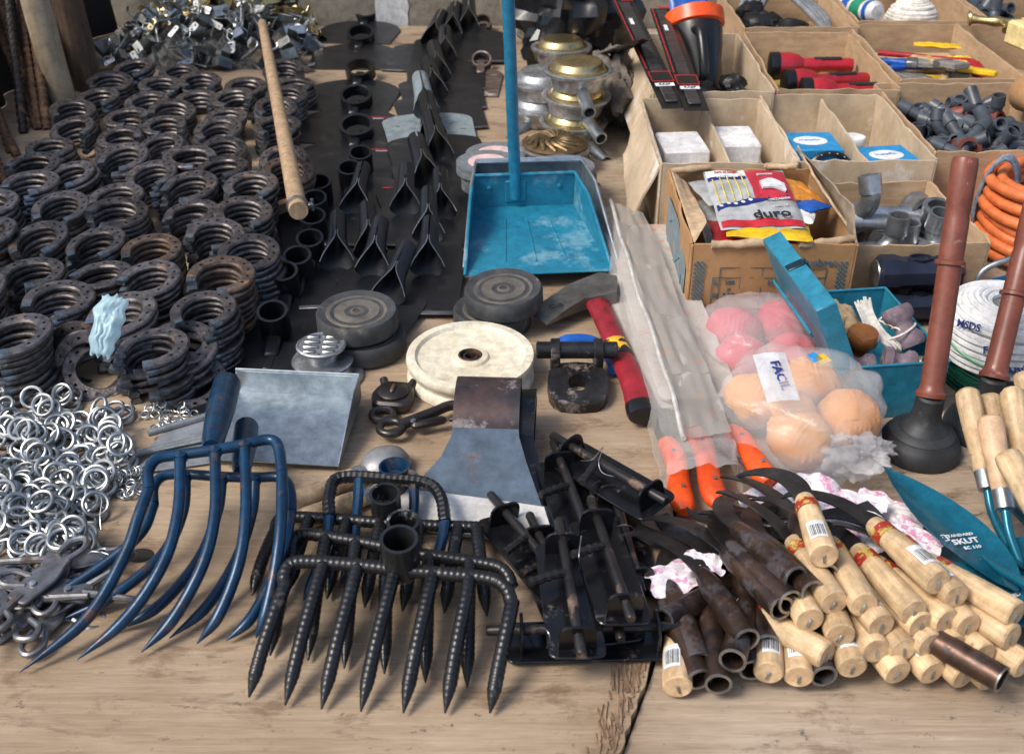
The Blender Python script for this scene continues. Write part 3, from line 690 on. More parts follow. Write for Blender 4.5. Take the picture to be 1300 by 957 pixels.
def disc(p, rr, h, lab, tilt=0, az=0):
    t = thing('grinding_disc', lab, 'grinding disc', T(p) @ rot('Z', az) @ rot('X', tilt), 'abrasive grinding discs')
    ob('disc', MB().lathe([(.012, 0), (rr, 0), (rr, h * .45), (rr * .985, h * .5), (rr, h * .55), (rr, h), (.012, h)], 40, closed=True), STONE, t)
    ob('paper_label', MB().lathe([(.014, h + .0004), (rr * .62, h + .0006), (rr * .62, h + .0002)], 32), PINKP, t)
for x, y, z in [(626, 246, 0), (628, 244, .024), (630, 190 + 40, .049)]:
    q = on(622, 232, .02); disc((q.x + jitter(.006), q.y + jitter(.006), z), .072, .023, 'grey grinding disc with pink paper label, in the stack behind the dustpan pole')
q = on(630, 196, .02); disc((q.x, q.y, 0), .075, .024, 'grey grinding disc with pink paper label lying near the rusty hoe heads')
q = on(718, 236, .02)
for k in range(3): disc((q.x + jitter(.006), q.y - .004 * k, .0245 * k), .07, .023, 'grey grinding disc with pink paper label, stacked in front of the burners')

# ------------------------------------------------------------------ gas burners
def burner(p, ang, lab, cap=BRASS, dark=False, stack=0, tube=True, grp='aluminium gas burners'):
    t = thing('gas_burner', lab, 'burner', T(p) @ rot('Z', ang) @ rot('X', jitter(2)), grp)
    ob('body', MB().lathe([(.0, 0), (.055, 0), (.066, .004), (.072, .03), (.074, .037), (.086, .039), (.0875, .042), (.0875, .047), (.084, .049), (.076, .0485), (.075, .044), (0, .043)], 40), ALU, t)
    if not dark:
        c = ob('cap', MB().lathe([(.074, .045), (.0735, .05), (.066, .053), (.06, .066), (.056, .069), (.05, .0695), (.03, .0685), (0, .0685)], 40), cap, t)
    else:
        c = ob('cap', MB().lathe([(.08, .049), (.08, .055), (.074, .059), (.02, .062), (0, .062)], 40), cap, t); q = MB()
        for k in range(16):
            a = 2 * pi * k / 16; q.tube(curve([(.012 * cos(a), .012 * sin(a), .063), (.04 * cos(a + .35), .04 * sin(a + .35), .066), (.07 * cos(a + .9), .07 * sin(a + .9), .058)], 6), [.003, .005, .0065, .007, .0065, .006, .004], 7)
        ob('swirl_ribs', q, cap, c)
    if tube:
        q = MB(); q.lathe([(.0125, .055), (.016, .06), (.016, .155), (.0125, .155), (.0125, .07)], 20, T(0, 0, .018) @ rot('X', 90 + 12))
        ob('gas_tube', q, GALV, t)
    return t
bl_ = 'aluminium gas burner with flat brass cap, '
for x, y, z, a, dk, tb, l_ in [(745, 206, 0, 30, 0, 1, 'lowest of the three burner stack'), (742, 204, .067, 22, 0, 1, 'middle of the three burner stack'), (738, 205, .134, 8, 0, 1, 'topmost of the three burner stack')]:
    q = on(728, 176, .0); burner((q.x + z * .05, q.y + jitter(.004), z), a, bl_ + l_)
q = on(690, 160, 0)
t = burner((q.x - .01, q.y + .03, 0), -35, 'lower bare aluminium gas burner left of the three burner stack', ALU, tube=True)
t = burner((q.x - .005, q.y + .035, .068), -32, 'upper bare aluminium gas burner left of the three burner stack', ALU, tube=False)
q = on(712, 112, 0)
for k in range(2): burner((q.x + .0, q.y + .02, .068 * k), 200 if k else -30, bl_ + ('upper' if k else 'lower') + ' of the pair behind the three burner stack', tube=k == 0)
q = on(690, 62, 0)
for k in range(3): burner((q.x, q.y + .02 + .005 * k, .068 * k), -30 + 8 * k, bl_ + ('lowest', 'middle', 'topmost')[k] + ' of the stack nearest the black bag', tube=k < 2)
q = on(704, 208, 0); burner((q.x, q.y, .0), 38, 'aluminium burner with dull swirl ribbed brass cap behind the grinding discs', BRASSD, True, tube=True)

# bags behind the burners
ob('rubbish_bag', crumple(T(.19, 3.35, .16) @ rot('Z', 20), .17, .13, .20, 7, amp=.35), BINBAG, label='crumpled black plastic bag behind the gas burners', cat='bag', sharp=25)
ob('cloth_sack', crumple(T(.272, 2.93, .075) @ rot('Z', 10), .075, .2, .085, 9, amp=.4), CLOTH, label='grey brown cloth sack between burners and cardboard boxes', cat='sack', sharp=60)

# ------------------------------------------------------------------ axe heads, shackle, hook, spoons
def axe_parts(mat_b, mat_s, mat_e):
    # local: Y towards the poll, edge at -Y, X right, lies nearly flat
    bl = MB(); o = [(-.103, -.112), (-.05, -.127), (.02, -.134), (.088, -.133), (.073, -.09), (.054, -.035), (.044, .0), (.041, .03), (-.036, .03), (-.037, .0), (-.047, -.03), (-.08, -.08)]
    v = []; n = len(o)
    for x, y in o: tk = .003 + .011 * max(0, min(1, (y + .13) / .16)); v.append((x, y, tk))
    for x, y in o: tk = .003 + .011 * max(0, min(1, (y + .13) / .16)); v.append((x, y, -tk))
    f = [tuple(range(n)), tuple(range(2 * n - 1, n - 1, -1))] + [(i, n + i, n + (i + 1) % n, (i + 1) % n) for i in range(n)]
    bl.add(v, f)
    # ground edge strip
    ed = MB(); o2 = [(-.1035, -.113), (-.05, -.1285), (.02, -.1355), (.0888, -.1345), (.0765, -.094), (.03, -.088), (-.04, -.080), (-.0845, -.077)]
    n2 = len(o2); v2 = [(x, y, .0034 + .011 * max(0, min(1, (y + .13) / .16))) for x, y in o2]; v2 += [(x, y, -.0034 - .011 * max(0, min(1, (y + .13) / .16))) for x, y in o2]
    ed.add(v2, [tuple(range(n2)), tuple(range(2 * n2 - 1, n2 - 1, -1))] + [(i, n2 + i, n2 + (i + 1) % n2, (i + 1) % n2) for i in range(n2)])
    # wrapped eye, hole axis along X
    sk = MB(); pr = []
    for k in range(24):
        a = 2 * pi * k / 24; pr.append((.052 + .046 * cos(a), .028 * sin(a)))
    K = len(pr); v3 = []
    for xx, sc_ in ((-.037, 1), (.043, 1), (.043, .76), (-.037, .76)):
        v3 += [(xx, .052 + (y - .052) * sc_, z * sc_) for y, z in pr]
    f3 = [(r_ * K + j, r_ * K + (j + 1) % K, ((r_ + 1) % 4) * K + (j + 1) % K, ((r_ + 1) % 4) * K + j) for r_ in range(4) for j in range(K)]
    sk.add(v3, f3)
    return [('blade', bl.mesh('blade', mat_b), None, None), ('cutting_edge', ed.mesh('cutting_edge', mat_e), None, 0), ('eye', sk.mesh('eye', mat_s), None, None)]
AXB = M('blue_grey_axe_paint', (.16, .21, .26), (.10, .135, .17), .38, .5, 14, .15, spot=(.11, .06, .05), spotamt=.2, spotscale=12)
AXS = M('patchy_brown_axe_steel', (.12, .075, .068), (.05, .05, .058), .42, .6, 22, .25, spot=(.3, .26, .25), spotamt=.3, spotscale=14)
AXE_ = M('pale_ground_edge', (.7, .69, .66), (.52, .5, .47), .5, .2, 30, .1, spot=(.12, .09, .07), spotamt=.16, spotscale=30)
ax = Proto('axe_head', 'axe head', axe_parts(AXB, AXS, AXE_)); axb = Proto('axe_head', 'axe head', axe_parts(BLACK, BLACK, BARE))
p = on(613, 564, .05)
ax.put(T(p.x, p.y, .054) @ rot('Z', -3) @ rot('X', 17) @ X.Scale(1.22, 4), 'large blue grey axe head with pale edge and patchy brown eye')
axb.put(T(p.x + .022, p.y + .018, .030) @ rot('Z', -4) @ rot('X', 12) @ X.Scale(1.22, 4), 'black axe head tucked under the large blue grey axe head')

p = on(733, 500, .0)
CLEV = M('worn_clevis_steel', (.045, .042, .042), (.015, .015, .016), .32, .5, 25, .25, spot=(.2, .16, .14), spotamt=.34, spotscale=18)
t = thing('clevis_shackle', 'heavy black clevis with cross pin and one eye hole', 'shackle', T(p.x, p.y + .005, .004) @ rot('Z', 0) @ rot('X', 7))
ob('plate', MB().add(*(lambda o, h: ([(x, y, z) for z in (0, .022) for x, y in o + h], [(i, (i + 1) % 16, 32 + (i + 1) % 16, 32 + i) for i in range(16)] + [(16 + i, 48 + i, 48 + (i + 1) % 16, 16 + (i + 1) % 16) for i in range(16)] + [(32 + i, 32 + (i + 1) % 16, 48 + (i + 1) % 16, 48 + i) for i in range(16)] + [(i, 16 + i, 16 + (i + 1) % 16, (i + 1) % 16) for i in range(16)]))(
    [(.05 * (abs(cos(2 * pi * i / 16)) ** .6) * (1 if cos(2 * pi * i / 16) > 0 else -1), -.002 + (.062 if sin(2 * pi * i / 16) < 0 else .05) * (abs(sin(2 * pi * i / 16)) ** .8) * (1 if sin(2 * pi * i / 16) > 0 else -1)) for i in range(16)],
    [(.016 * cos(2 * pi * i / 16), -.006 + .021 * sin(2 * pi * i / 16)) for i in range(16)])), CLEV, t)
for s_ in (-1, 1): ob('lug', MB().prism(rounded([(-.02, 0), (.02, 0), (.02, .05), (-.02, .05)], [.001, .001, .019, .019], 5), -.008, .008, T(s_ * .036, .052, .012) @ X(((0, 0, 1, 0), (1, 0, 0, 0), (0, 1, 0, 0), (0, 0, 0, 1))), bev=.002), CLEV, t)
ob('pin', MB().tube([(-.068, .052, .044), (-.066, .052, .044), (.066, .052, .044), (.068, .052, .044)], [.012, .0145, .0145, .012], 18), M('worn_black_steel', (.05, .05, .055), (.02, .02, .02), .35, .7, 20, .1, spot=(.4, .4, .4), spotamt=.25, spotscale=18), t)

p = on(530, 545, 0)
HOOK = M('forged_hook_steel', (.09, .08, .075), (.05, .042, .04), .35, .75, 16, .1)
t = thing('snap_hook', 'forged steel snap hook with swivel ring', 'hook', T(on(497, 548, .01)) @ rot('Z', 22))
ob('swivel_ring', MB().torus(.018, .0065, 24, 10, T(0, 0, .008)), HOOK, t)
ob('hook_body', MB().tube(curve([(.014, .0, .009), (.04, .004, .01), (.075, .012, .011), (.102, .018, .012), (.118, .010, .012), (.118, -.008, .011), (.104, -.018, .010), (.09, -.016, .010)], 26), [.009] * 8 + [.0085] * 8 + [.008] * 6 + [.007, .006, .005, .004, .003], 12), HOOK, t)
ob('spring_gate', MB().box((.058, -.010, .010), (.056, .014, .013), rot('Z', -2), .004), HOOK, t)
ob('rivet', MB().lathe([(.005, 0), (.004, .003), (0, .004)], 12, T(.034, -.008, .0165)), ZINC, t)
p = on(500, 512, 0)
t = thing('pulley_block', 'small dark steel pulley block lying beside the snap hook', 'pulley', T(p.x, p.y, .002) @ rot('Z', -8))
ob('cheek', MB().prism(rounded([(-.028, -.034), (.028, -.034), (.036, 0), (.024, .036), (-.024, .036), (-.036, 0)], .014, 4), 0, .02, None, .004), HOOK, t)
ob('sheave', MB().lathe([(.026, .018), (.026, .023), (.022, .026), (0, .026)], 28), HOOK, t)
ob('axle', MB().box((0, 0, .028), (.006, .022, .006), None, .002), RUST, t)
for s_ in (-1, 1): ob('ear', MB().tube([(s_ * .02, .028, .012), (s_ * .026, .042, .016)], .007, 10), HOOK, t)
ob('lower_eye', MB().torus(.017, .006, 22, 8, T(-.006, -.05, .009)), HOOK, t)

for k, (bx, by, hx, hy) in enumerate([(488, 585, 374, 638), (505, 612, 385, 655)]):
    b_ = on(bx, by, .02); h_ = on(hx, hy, .02); b_.z = h_.z = 0; d = (h_ - b_).normalized(); mm = T(b_.x, b_.y, .019 if k == 0 else .014) @ rot('Z', math.degrees(atan2(d.y, d.x)))
    t = thing('plastering_spoon', 'grey domed spoon with ringed wooden handle, ' + ('lying uppermost of two' if k == 0 else 'lying under another'), 'spoon', mm)
    ob('bowl', MB().lathe([(.037, -.006), (.036, -.003), (.030, .008), (.018, .016), (0, .019)], 30, X.Diagonal((1.12, .95, 1, 1))), CEMENT, t)
    ob('ferrule', MB().lathe([(.009, 0), (.012, .006), (.0125, .02), (0, .021)], 18, T(.036, 0, 0) @ rot('Y', 90)), ALU, t)
    ob('handle', MB().lathe([(.0, .0), (.012, .0), (.0145, .015), (.0155, .045), (.0148, .048), (.0158, .051), (.015, .054), (.0158, .058), (.0165, .085), (.0155, .098), (.01, .104), (0, .105)], 20, T(.055, 0, 0) @ rot('Y', 90)), WOOD, t)
# ------------------------------------------------------------------ blue forks
def PX(l): return [on(*q) for q in l]
def taper(n, r, tip=.22):
    return [r * (1 if i < n * (1 - tip) else max(.08, 1 - ((i - n * (1 - tip)) / (n * tip)) ** 1.3 * .92)) for i in range(n + 1)]
def fork(label, bar, tines, sock, r, sr):
    t = thing('fork_head', label, 'fork')
    ob('crossbar', MB().tube(curve(PX(bar), 36), r, 10), FORKB, t)
    for tn in tines:
        ob('tine', MB().tube(curve(PX(tn), 26), taper(26, r), 10), FORKB, t)
    for tn in tines[1:-1]:
        ob('weld', MB().lathe([(0, -r * 1.25), (r * 1.1, -r * .8), (r * 1.3, 0), (r * 1.1, r * .8), (0, r * 1.25)], 10, T(on(*tn[0]))), FORKB, t)
    s0, s1 = on(*sock[0]), on(*sock[1]); d = s0 - s1; L_ = d.length
    ob('socket', MB().lathe([(sr * .55, 0), (sr * .75, L_ * .12), (sr, L_ * .6), (sr, L_), (sr * .8, L_), (sr * .78, L_ * .5), (0, L_ * .45)], 22, aim(s1, d)), FORKB, t)
    ob('socket_hole', MB().lathe([(sr * .2, .0), (sr * .2, .002), (0, .002)], 10, aim(s1 + d * .78 + V((0, -.9, .45)).normalized() * sr * .96, (0, -.85, .5))), INK, t)
fork('blue steel fork head lying uppermost, with wide socket pointing to the wall',
     [(189, 622, .115), (188, 598, .122), (200, 582, .125), (229, 577, .125), (273, 571, .127), (311, 564, .128), (340, 558, .128), (353, 566, .126), (358, 600, .115)],
     [[(189, 620, .115), (176, 655, .10), (158, 705, .075), (110, 785, .035), (25, 853, .008)], [(229, 580, .125), (226, 650, .10), (207, 715, .07), (160, 785, .032), (98, 837, .008)],
      [(273, 573, .127), (273, 650, .10), (258, 715, .07), (220, 785, .03), (179, 828, .008)], [(311, 566, .128), (312, 650, .10), (303, 715, .07), (278, 780, .03), (250, 817, .008)],
      [(358, 598, .115), (357, 660, .095), (350, 720, .065), (337, 780, .03), (325, 810, .008)]],
     [(288, 488, .085), (268, 568, .122)], .0078, .021)
fork('blue steel fork head lying under the other blue fork head',
     [(195, 640, .075), (195, 618, .082), (208, 604, .085), (236, 602, .086), (282, 605, .087), (324, 606, .087), (355, 606, .087), (368, 620, .085), (370, 650, .078)],
     [[(195, 640, .075), (180, 675, .06), (140, 710, .042), (75, 752, .022), (0, 781, .008)], [(236, 604, .086), (232, 650, .065), (205, 705, .042), (140, 758, .02), (77, 787, .007)],
      [(282, 607, .087), (276, 650, .065), (252, 710, .042), (200, 770, .02), (142, 801, .007)], [(324, 608, .087), (320, 650, .065), (300, 710, .042), (262, 770, .02), (215, 810, .007)],
      [(370, 648, .078), (362, 690, .06), (345, 735, .04), (318, 785, .02), (287, 813, .007)]],
     [(313, 543, .05), (306, 600, .085)], .0073, .018)
# ------------------------------------------------------------------ black rebar rakes
RK = M('black_painted_rebar', (.015, .015, .016), (.008, .008, .009), .33, .1, 40, .15, spot=(.1, .085, .07), spotamt=.16, spotscale=30)
RKS = M('black_socket_with_paint_flakes', (.03, .032, .033), (.015, .016, .017), .32, .3, 30, .1, spot=(.5, .52, .5), spotamt=.32, spotscale=16)
def rake(label, bar, tines, sock, r=.0084, sr=.0225, sh=.06):
    t = thing('rake_head', label, 'rake')
    ob('crossbar', rebar_mb(curve(PX(bar), 30), r, .0075, rh=.05), RK, t, sharp=85)
    for a in tines:
        P0, P1 = on(*a[0]), on(*a[-1]); c = curve([P0, P0.lerp(P1, .22) + V((0, -.006, .006)), P0.lerp(P1, .6) + V((0, -.002, .008)), P1], 20)
        ob('tine', rebar_mb(c, lambda u: r * 1.02 * (1 if u < .8 else max(.12, 1 - ((u - .8) / .2) ** 1.3 * .9)), .0075, rh=.05), RK, t, sharp=85)
    p = on(*sock)
    ob('socket', MB().lathe([(sr * .9, -sh * .1), (sr, 0), (sr, sh), (sr * .82, sh), (sr * .8, .012), (0, .01)], 26, T(p.x, p.y, p.z - sh) @ rot('X', 8)), RKS, t)
rake('front black rebar rake head with paint flaked socket',
     [(362, 745, .07), (362, 726, .076), (378, 713, .08), (440, 716, .08), (498, 722, .08), (560, 728, .08), (620, 734, .08), (642, 746, .078), (650, 768, .07)],
     [[(363, 740, .072), (358, 770, .06), (345, 820, .035), (316, 885, .008)], [(411, 716, .08), (409, 755, .066), (395, 815, .036), (362, 895, .008)], [(455, 718, .08), (454, 755, .066), (440, 815, .036), (408, 900, .008)],
      [(502, 722, .08), (502, 760, .066), (490, 820, .036), (458, 903, .008)], [(550, 727, .08), (549, 765, .066), (538, 825, .036), (512, 905, .008)], [(597, 731, .08), (597, 765, .066), (588, 825, .036), (565, 905, .008)],
      [(651, 762, .072), (650, 790, .055), (640, 845, .03), (622, 905, .008)]], (507, 678, .125), sr=.0235, sh=.055)
rake('middle black rebar rake head, second behind the front rake',
     [(370, 712, .04), (371, 690, .046), (386, 678, .05), (440, 685, .05), (485, 693, .05), (538, 704, .05), (620, 716, .05), (642, 726, .048), (650, 745, .04)],
     [[(370, 706, .042), (372, 740, .032), (362, 790, .018), (343, 832, .007)], [(414, 682, .05), (418, 735, .034), (412, 790, .018), (391, 838, .007)], [(452, 688, .05), (460, 735, .034), (460, 795, .018), (437, 848, .007)],
      [(492, 694, .05), (502, 745, .034), (506, 800, .018), (488, 855, .007)], [(545, 706, .05), (548, 755, .034), (552, 805, .018), (540, 866, .007)], [(596, 713, .05), (604, 760, .034), (606, 810, .018), (593, 872, .007)]], (512, 656, .10), sr=.021, sh=.05)
rake('rear black rebar rake head with long straight bar',
     [(349, 676, .022), (352, 662, .028), (368, 656, .032), (430, 659, .034), (490, 664, .034), (545, 667, .034), (607, 669, .034)],
     [[(349, 674, .022), (340, 705, .018), (330, 735, .012), (320, 756, .007)], [(393, 658, .033), (396, 690, .024), (385, 720, .012), (368, 748, .007)], [(441, 660, .034), (441, 690, .024), (428, 725, .012), (415, 760, .007)],
      [(484, 663, .034), (484, 700, .022), (476, 740, .012), (463, 771, .007)], [(534, 666, .034), (536, 700, .022), (526, 740, .012), (511, 776, .007)], [(582, 668, .034), (584, 705, .022), (576, 745, .012), (564, 778, .007)], [(605, 669, .034), (630, 700, .022), (628, 745, .012), (618, 782, .007)]], (489, 622, .075), sr=.021, sh=.05)
t = thing('fork_head', 'black and blue four tine fork head behind the rebar rakes', 'fork')
ob('crossbar', rebar_mb(curve(PX([(418, 655, .045), (418, 628, .055), (432, 606, .06), (498, 608, .062), (543, 614, .06), (560, 632, .055), (565, 662, .045)]), 30), .0085, .008, rh=.07), RK, t)
for a in [[(418, 652, .045), (414, 690, .03), (400, 730, .015), (385, 762, .007)], [(456, 608, .06), (453, 650, .035), (446, 700, .016), (432, 740, .007)], [(525, 611, .06), (525, 650, .035), (515, 690, .018), (502, 735, .007)], [(565, 660, .045), (560, 690, .03), (550, 720, .015), (535, 755, .007)]]:
    ob('tine', MB().tube(curve(PX(a), 20), taper(20, .0075), 9), FORKB, t)
q = on(500, 592, .07); ob('socket', MB().lathe([(.017, -.03), (.0205, 0), (.0215, .016), (.019, .016), (.012, .0), (0, -.004)], 24, T(q.x, q.y, .055)), FORKB, t)

# ------------------------------------------------------------------ black gate bolts
def latch_parts():
    pl = MB().prism(rounded([(-.034, -.1), (.034, -.1), (.034, .1), (-.034, .1)], .014, 4), 0, .004, None, .001)
    ps = [('base_plate', pl.mesh('base_plate', BLACK), None, None)]
    fl = MB().prism(rounded([(-.023, 0), (.023, 0), (.023, .034), (-.023, .034)], [.001, .001, .016, .016], 5), -.002, .002, rot('X', 90), .0008)
    me = fl.mesh('flange', BLACK)
    for y in (-.085, .08): ps.append(('flange', me, T(0, y, .004), None))
    ps.append(('bolt_rod', MB().tube([(0, -.115, .024), (0, -.112, .024), (0, .12, .024), (0, .123, .024)], [.005, .0065, .0065, .005], 12).mesh('bolt_rod', BLACKW), None, None))
    ps.append(('handle_rod', rebar_mb([(0, .02, .024), (-.016, .012, .030), (-.05, -.004, .032)], .0052, .01).mesh('handle_rod', BLACKW), None, None))
    return ps
BLACKW = M('worn_black_rod', (.03, .027, .026), (.018, .017, .017), .35, .3, 30, .1, spot=(.16, .10, .07), spotamt=.25, spotscale=20)
la = Proto('gate_bolt', 'gate bolt', latch_parts(), 'black gate bolts in a heap')
GB = 'black lacquered gate bolt with flanges and rod, in the heap beside the rakes'
for x, y, z, a, tx, ty in [(722, 760, .048, 4, 0, 2), (768, 745, .012, 6, 1, -4), (726, 645, .02, 12, 3, 5), (775, 610, .045, 38, -6, -10), (790, 690, .01, 6, 2, 4), (676, 712, .012, 30, 2, 8), (745, 815, .006, 92, 0, 0), (772, 725, .05, 8, -2, 4), (704, 745, .006, 16, 0, 6)]:
    p = on(x, y, z); r_ = la.put(T(p.x, p.y, z) @ rot('Z', a) @ rot('X', tx) @ rot('Y', ty), GB)
def wire(pts, r=.0007, mat=WIRE, name='tie_wire', label='thin pale tie wire twisted on the gate bolts', grp='tie wires', z=None):
    return ob(name, MB().tube(curve(PX(pts), 24), r, 5), mat, label=label, cat='wire', group=grp)
wire([(660, 803, .01), (675, 800, .02), (690, 797, .07), (698, 808, .072), (694, 822, .03)])
wire([(738, 585, .06), (752, 583, .075), (766, 567, .072), (760, 585, .075), (765, 600, .065), (785, 606, .06)])
wire([(738, 680, .085), (735, 705, .09), (737, 722, .06)])
wire([(782, 668, .05), (795, 666, .06), (805, 672, .04), (800, 684, .02)])

# ------------------------------------------------------------------ galvanised rings, chain, hasps
ring = MB().torus(.0168, .0031, 26, 9).mesh('ring', ZINC)
ring2 = MB().torus(.0066, .0014, 16, 7).mesh('chain_link', ZINC)
ringL = 'shiny zinc plated steel ring in the heap of rings'
poly = [(-40, 500, 120), (85, 480, 40), (150, 545, 40)]
cells = {}
def drop(px, py, me, R_, lab, cat, grp, name, tiltmax=62, lay=.0068):
    p = on(px, py, .015); key = (round(p.x / (R_ * 1.5)), round(p.y / (R_ * 1.5)))
    k = cells.get(key, 0); cells[key] = k + 1
    tl = rnd.uniform(5, tiltmax) if k else rnd.uniform(2, 25)
    z = .003 + R_ * sin(R(tl)) * .8 + k * lay
    ob(name, me, None, m=T(p.x, p.y, z) @ rot('Z', rnd.uniform(-60, 60)) @ rot('X', tl) , label=lab, cat=cat, group=grp)
n = 0
while n < 290:
    x = rnd.uniform(-45, 160); y = rnd.uniform(492, 722)
    inside = (x < 100 and 492 < y < 580 and (x - 20) ** 2 / 95 ** 2 + (y - 540) ** 2 / 60 ** 2 < 1) or (x < 135 and 560 < y < 660 and x < 150 - (y - 560) * .25) or (640 < y < 720 and x < 60 + (y - 640) * 1.15 and y < 712 - max(0, (60 - x)) * .05)
    inside = inside or ((x - 150) ** 2 / 42 ** 2 + (y - 555) ** 2 / 38 ** 2 < 1)
    if not inside: continue
    drop(x, y, ring, .0165, ringL, 'ring', 'heap of zinc rings', 'steel_ring'); n += 1
cells.clear()
for i in range(80):
    a = rnd.uniform(0, 2 * pi); q = sqrt(rnd.random()); c = (212, 522, 34, 17) if i % 2 else (162, 606, 24, 17)
    drop(c[0] + c[2] * q * cos(a), c[1] + c[3] * q * sin(a), ring2, .0066, 'small zinc chain link in the little chain piles beside the rings', 'chain link', 'little chain piles', 'chain_link', 80, .003)
wire([(0, 493, .02), (25, 483, .03), (40, 486, .035), (47, 474, .04), (46, 484, .03)], label='thin curly tie wire lying on the zinc rings', grp='tie wires on the rings')
wire([(112, 608, .03), (128, 630, .03), (127, 655, .02), (128, 672, .01)], label='thin curly tie wire lying on the zinc rings', grp='tie wires on the rings')
wire([(110, 712, .02), (116, 700, .03), (140, 705, .03), (137, 718, .02)], label='thin curly tie wire lying on the zinc rings', grp='tie wires on the rings')
HASP = M('grey_cast_hasp', (.3, .3, .31), (.14, .13, .13), .42, .8, 30, .3, spot=(.09, .06, .05), spotamt=.25)
def hasp_parts():
    a = MB().prism(rounded([(-.016, -.03), (.016, -.03), (.02, .02), (.008, .055), (-.008, .055), (-.02, .02)], .008, 3), 0, .006, None, .0015)
    b_ = MB().tube(curve([(-.009, .05, .008), (-.013, .075, .008), (0, .088, .008), (.013, .075, .008), (.009, .05, .008)], 18), .0042, 8)
    c = MB().lathe([(.005, .006), (.0045, .009), (0, .0095)], 12)
    d = MB().tube([(0, -.02, .004), (.004, -.09, .004)], [.006, .004], 8)
    return [('plate', a.mesh('plate', HASP), None, None), ('loop', b_.mesh('loop', HASP), None, None), ('rivet', c.mesh('rivet', ZINC), None, None), ('arm', d.mesh('arm', HASP), None, None)]
ha = Proto('cast_hasp', 'hasp', hasp_parts(), 'dark cast hasps under the rings')
for i in range(17):
    x = rnd.uniform(-25, 92); y = rnd.uniform(712, 786); p = on(x, y, .01)
    if i == 0: p = on(45, 750, .03)
    ha.put(T(p.x, p.y, .004 + .0035 * (i % 7) if i else .036) @ rot('Z', rnd.uniform(0, 360) if i else -28) @ rot('X', jitter(14) if i else 4), 'dark cast iron hasp in the heap below the zinc rings')
FLAT = M('flat_grey_plate', (.36, .38, .39), (.24, .255, .265), .5, .6, 14, .1)
for x, y, a in [(235, 560, 24), (220, 585, 18)]:
    p = on(x, y); t = thing('flat_hasp', 'flat grey steel strap hinge beside the small chain pile', 'hinge', T(p.x, p.y, .003 + (.006 if x > 230 else 0)) @ rot('Z', a), 'flat strap hinges')
    ob('leaf', MB().prism([(-.065, -.022), (.06, -.03), (.05, .03), (-.03, .018)], 0, .003, None, .0006), FLAT, t)
    ob('barrel', MB().tube([(-.05, .022, .006), (.05, .034, .006)], .006, 10), FLAT, t)

# ------------------------------------------------------------------ sickles with tube sockets
def sick_blade(curv=1., L_=.2, w_=.026):
    "crescent in the local YZ=ground plane, starting at origin along +Y"
    mb = MB(); N = 22; up = []; x = y = 0.; a = pi / 2; 
    for i in range(N + 1):
        t = i / N; ww = w_ * (.55 + .9 * t - 1.45 * t * t) * .9 + .0006
        nx, ny = -sin(a), cos(a); up.append(((x + nx * ww / 2, y + ny * ww / 2), (x - nx * ww / 2, y - ny * ww / 2)))
        st_ = L_ / N; x += cos(a) * st_; y += sin(a) * st_; a -= curv * (.25 + 1.5 * t) * pi / N
    v = [(p[0], p[1], z) for pr in up for p in pr for z in (0, .0022)]; f = []
    for i in range(N):
        k = i * 4; f += [(k, k + 4, k + 5, k + 1), (k + 1, k + 5, k + 7, k + 3), (k + 3, k + 7, k + 6, k + 2), (k + 2, k + 6, k + 4, k)]
    f += [(0, 1, 3, 2), (N * 4, N * 4 + 2, N * 4 + 3, N * 4 + 1)]
    return mb.add(v, f)
tube_me = MB().lathe([(.0155, 0), (.016, .002), (.0158, .06), (.014, .10), (.010, .125), (.006, .135), (.0, .135)], 22).mesh('t', TUBE)
tube_me = MB().lathe([(.0128, .09), (.0128, .0), (.0158, 0), (.016, .06), (.0148, .10), (.0115, .125), (.008, .135), (.0, .136)], 22).mesh('socket', TUBE)
rim_me = MB().pipe(.0161, .0127, .0016, 22, T(0, 0, -.0008)).mesh('cut_rim', BARE)
sb1 = sick_blade(.75, .15, .046).mesh('blade', BLADE); sb2 = sick_blade(-.7, .15, .044).mesh('blade', BLADE)
YZ = rot('X', -90)     # tube local Z along +Y
def tsick(x, y, z, az, pit, k, lab):
    p = on(x, y, z); m_ = T(p) @ rot('Z', az) @ rot('X', pit)
    t = thing('sickle', lab, 'sickle', m_, 'sickles with steel sockets')
    o = ob('socket', tube_me, None, t, rot('X', -90)); ob('cut_rim', rim_me, None, o)
    ob('blade', sb1 if k else sb2, None, t, T(0, .118, .002) @ rot('Z', 0) @ rot('Y', 12))
TL = 'sickle with rusty steel tube socket and dark curved blade'
for q in [(844, 788, .03, -52, -4, 1), (886, 840, .022, 8, 0, 1), (888, 862, .018, 12, 0, 0), (912, 868, .02, -4, 0, 1), (930, 838, .05, -20, -6, 1), (948, 812, .06, 14, -6, 0), (972, 818, .035, 4, -2, 1), (992, 772, .075, 20, -8, 0), (1003, 764, .083, 22, -8, 1), (1010, 734, .10, 22, -10, 1), (1032, 752, .09, 16, -10, 1),
          (1049, 730, .085, 4, -8, 0), (1046, 858, .02, 6, 0, 0), (955, 850, .018, 0, 0, 0), (1272, 862, .05, 42, -2, 1)]:
    tsick(*q, TL)
# loose blade tips over the seam
for x, y, z, a, k in [(838, 655, .02, 200, 0), (806, 672, .02, 230, 0), (1092, 640, .03, 200, 1), (1030, 640, .045, 120, 1), (985, 640, .05, 130, 1)]:
    p = on(x, y, z); ob('sickle', sb1 if k else sb2, None, m=T(p) @ rot('Z', a) @ rot('Y', 8), label='dark curved sickle blade whose socket is buried among the others', cat='sickle', group='half buried sickle blades')
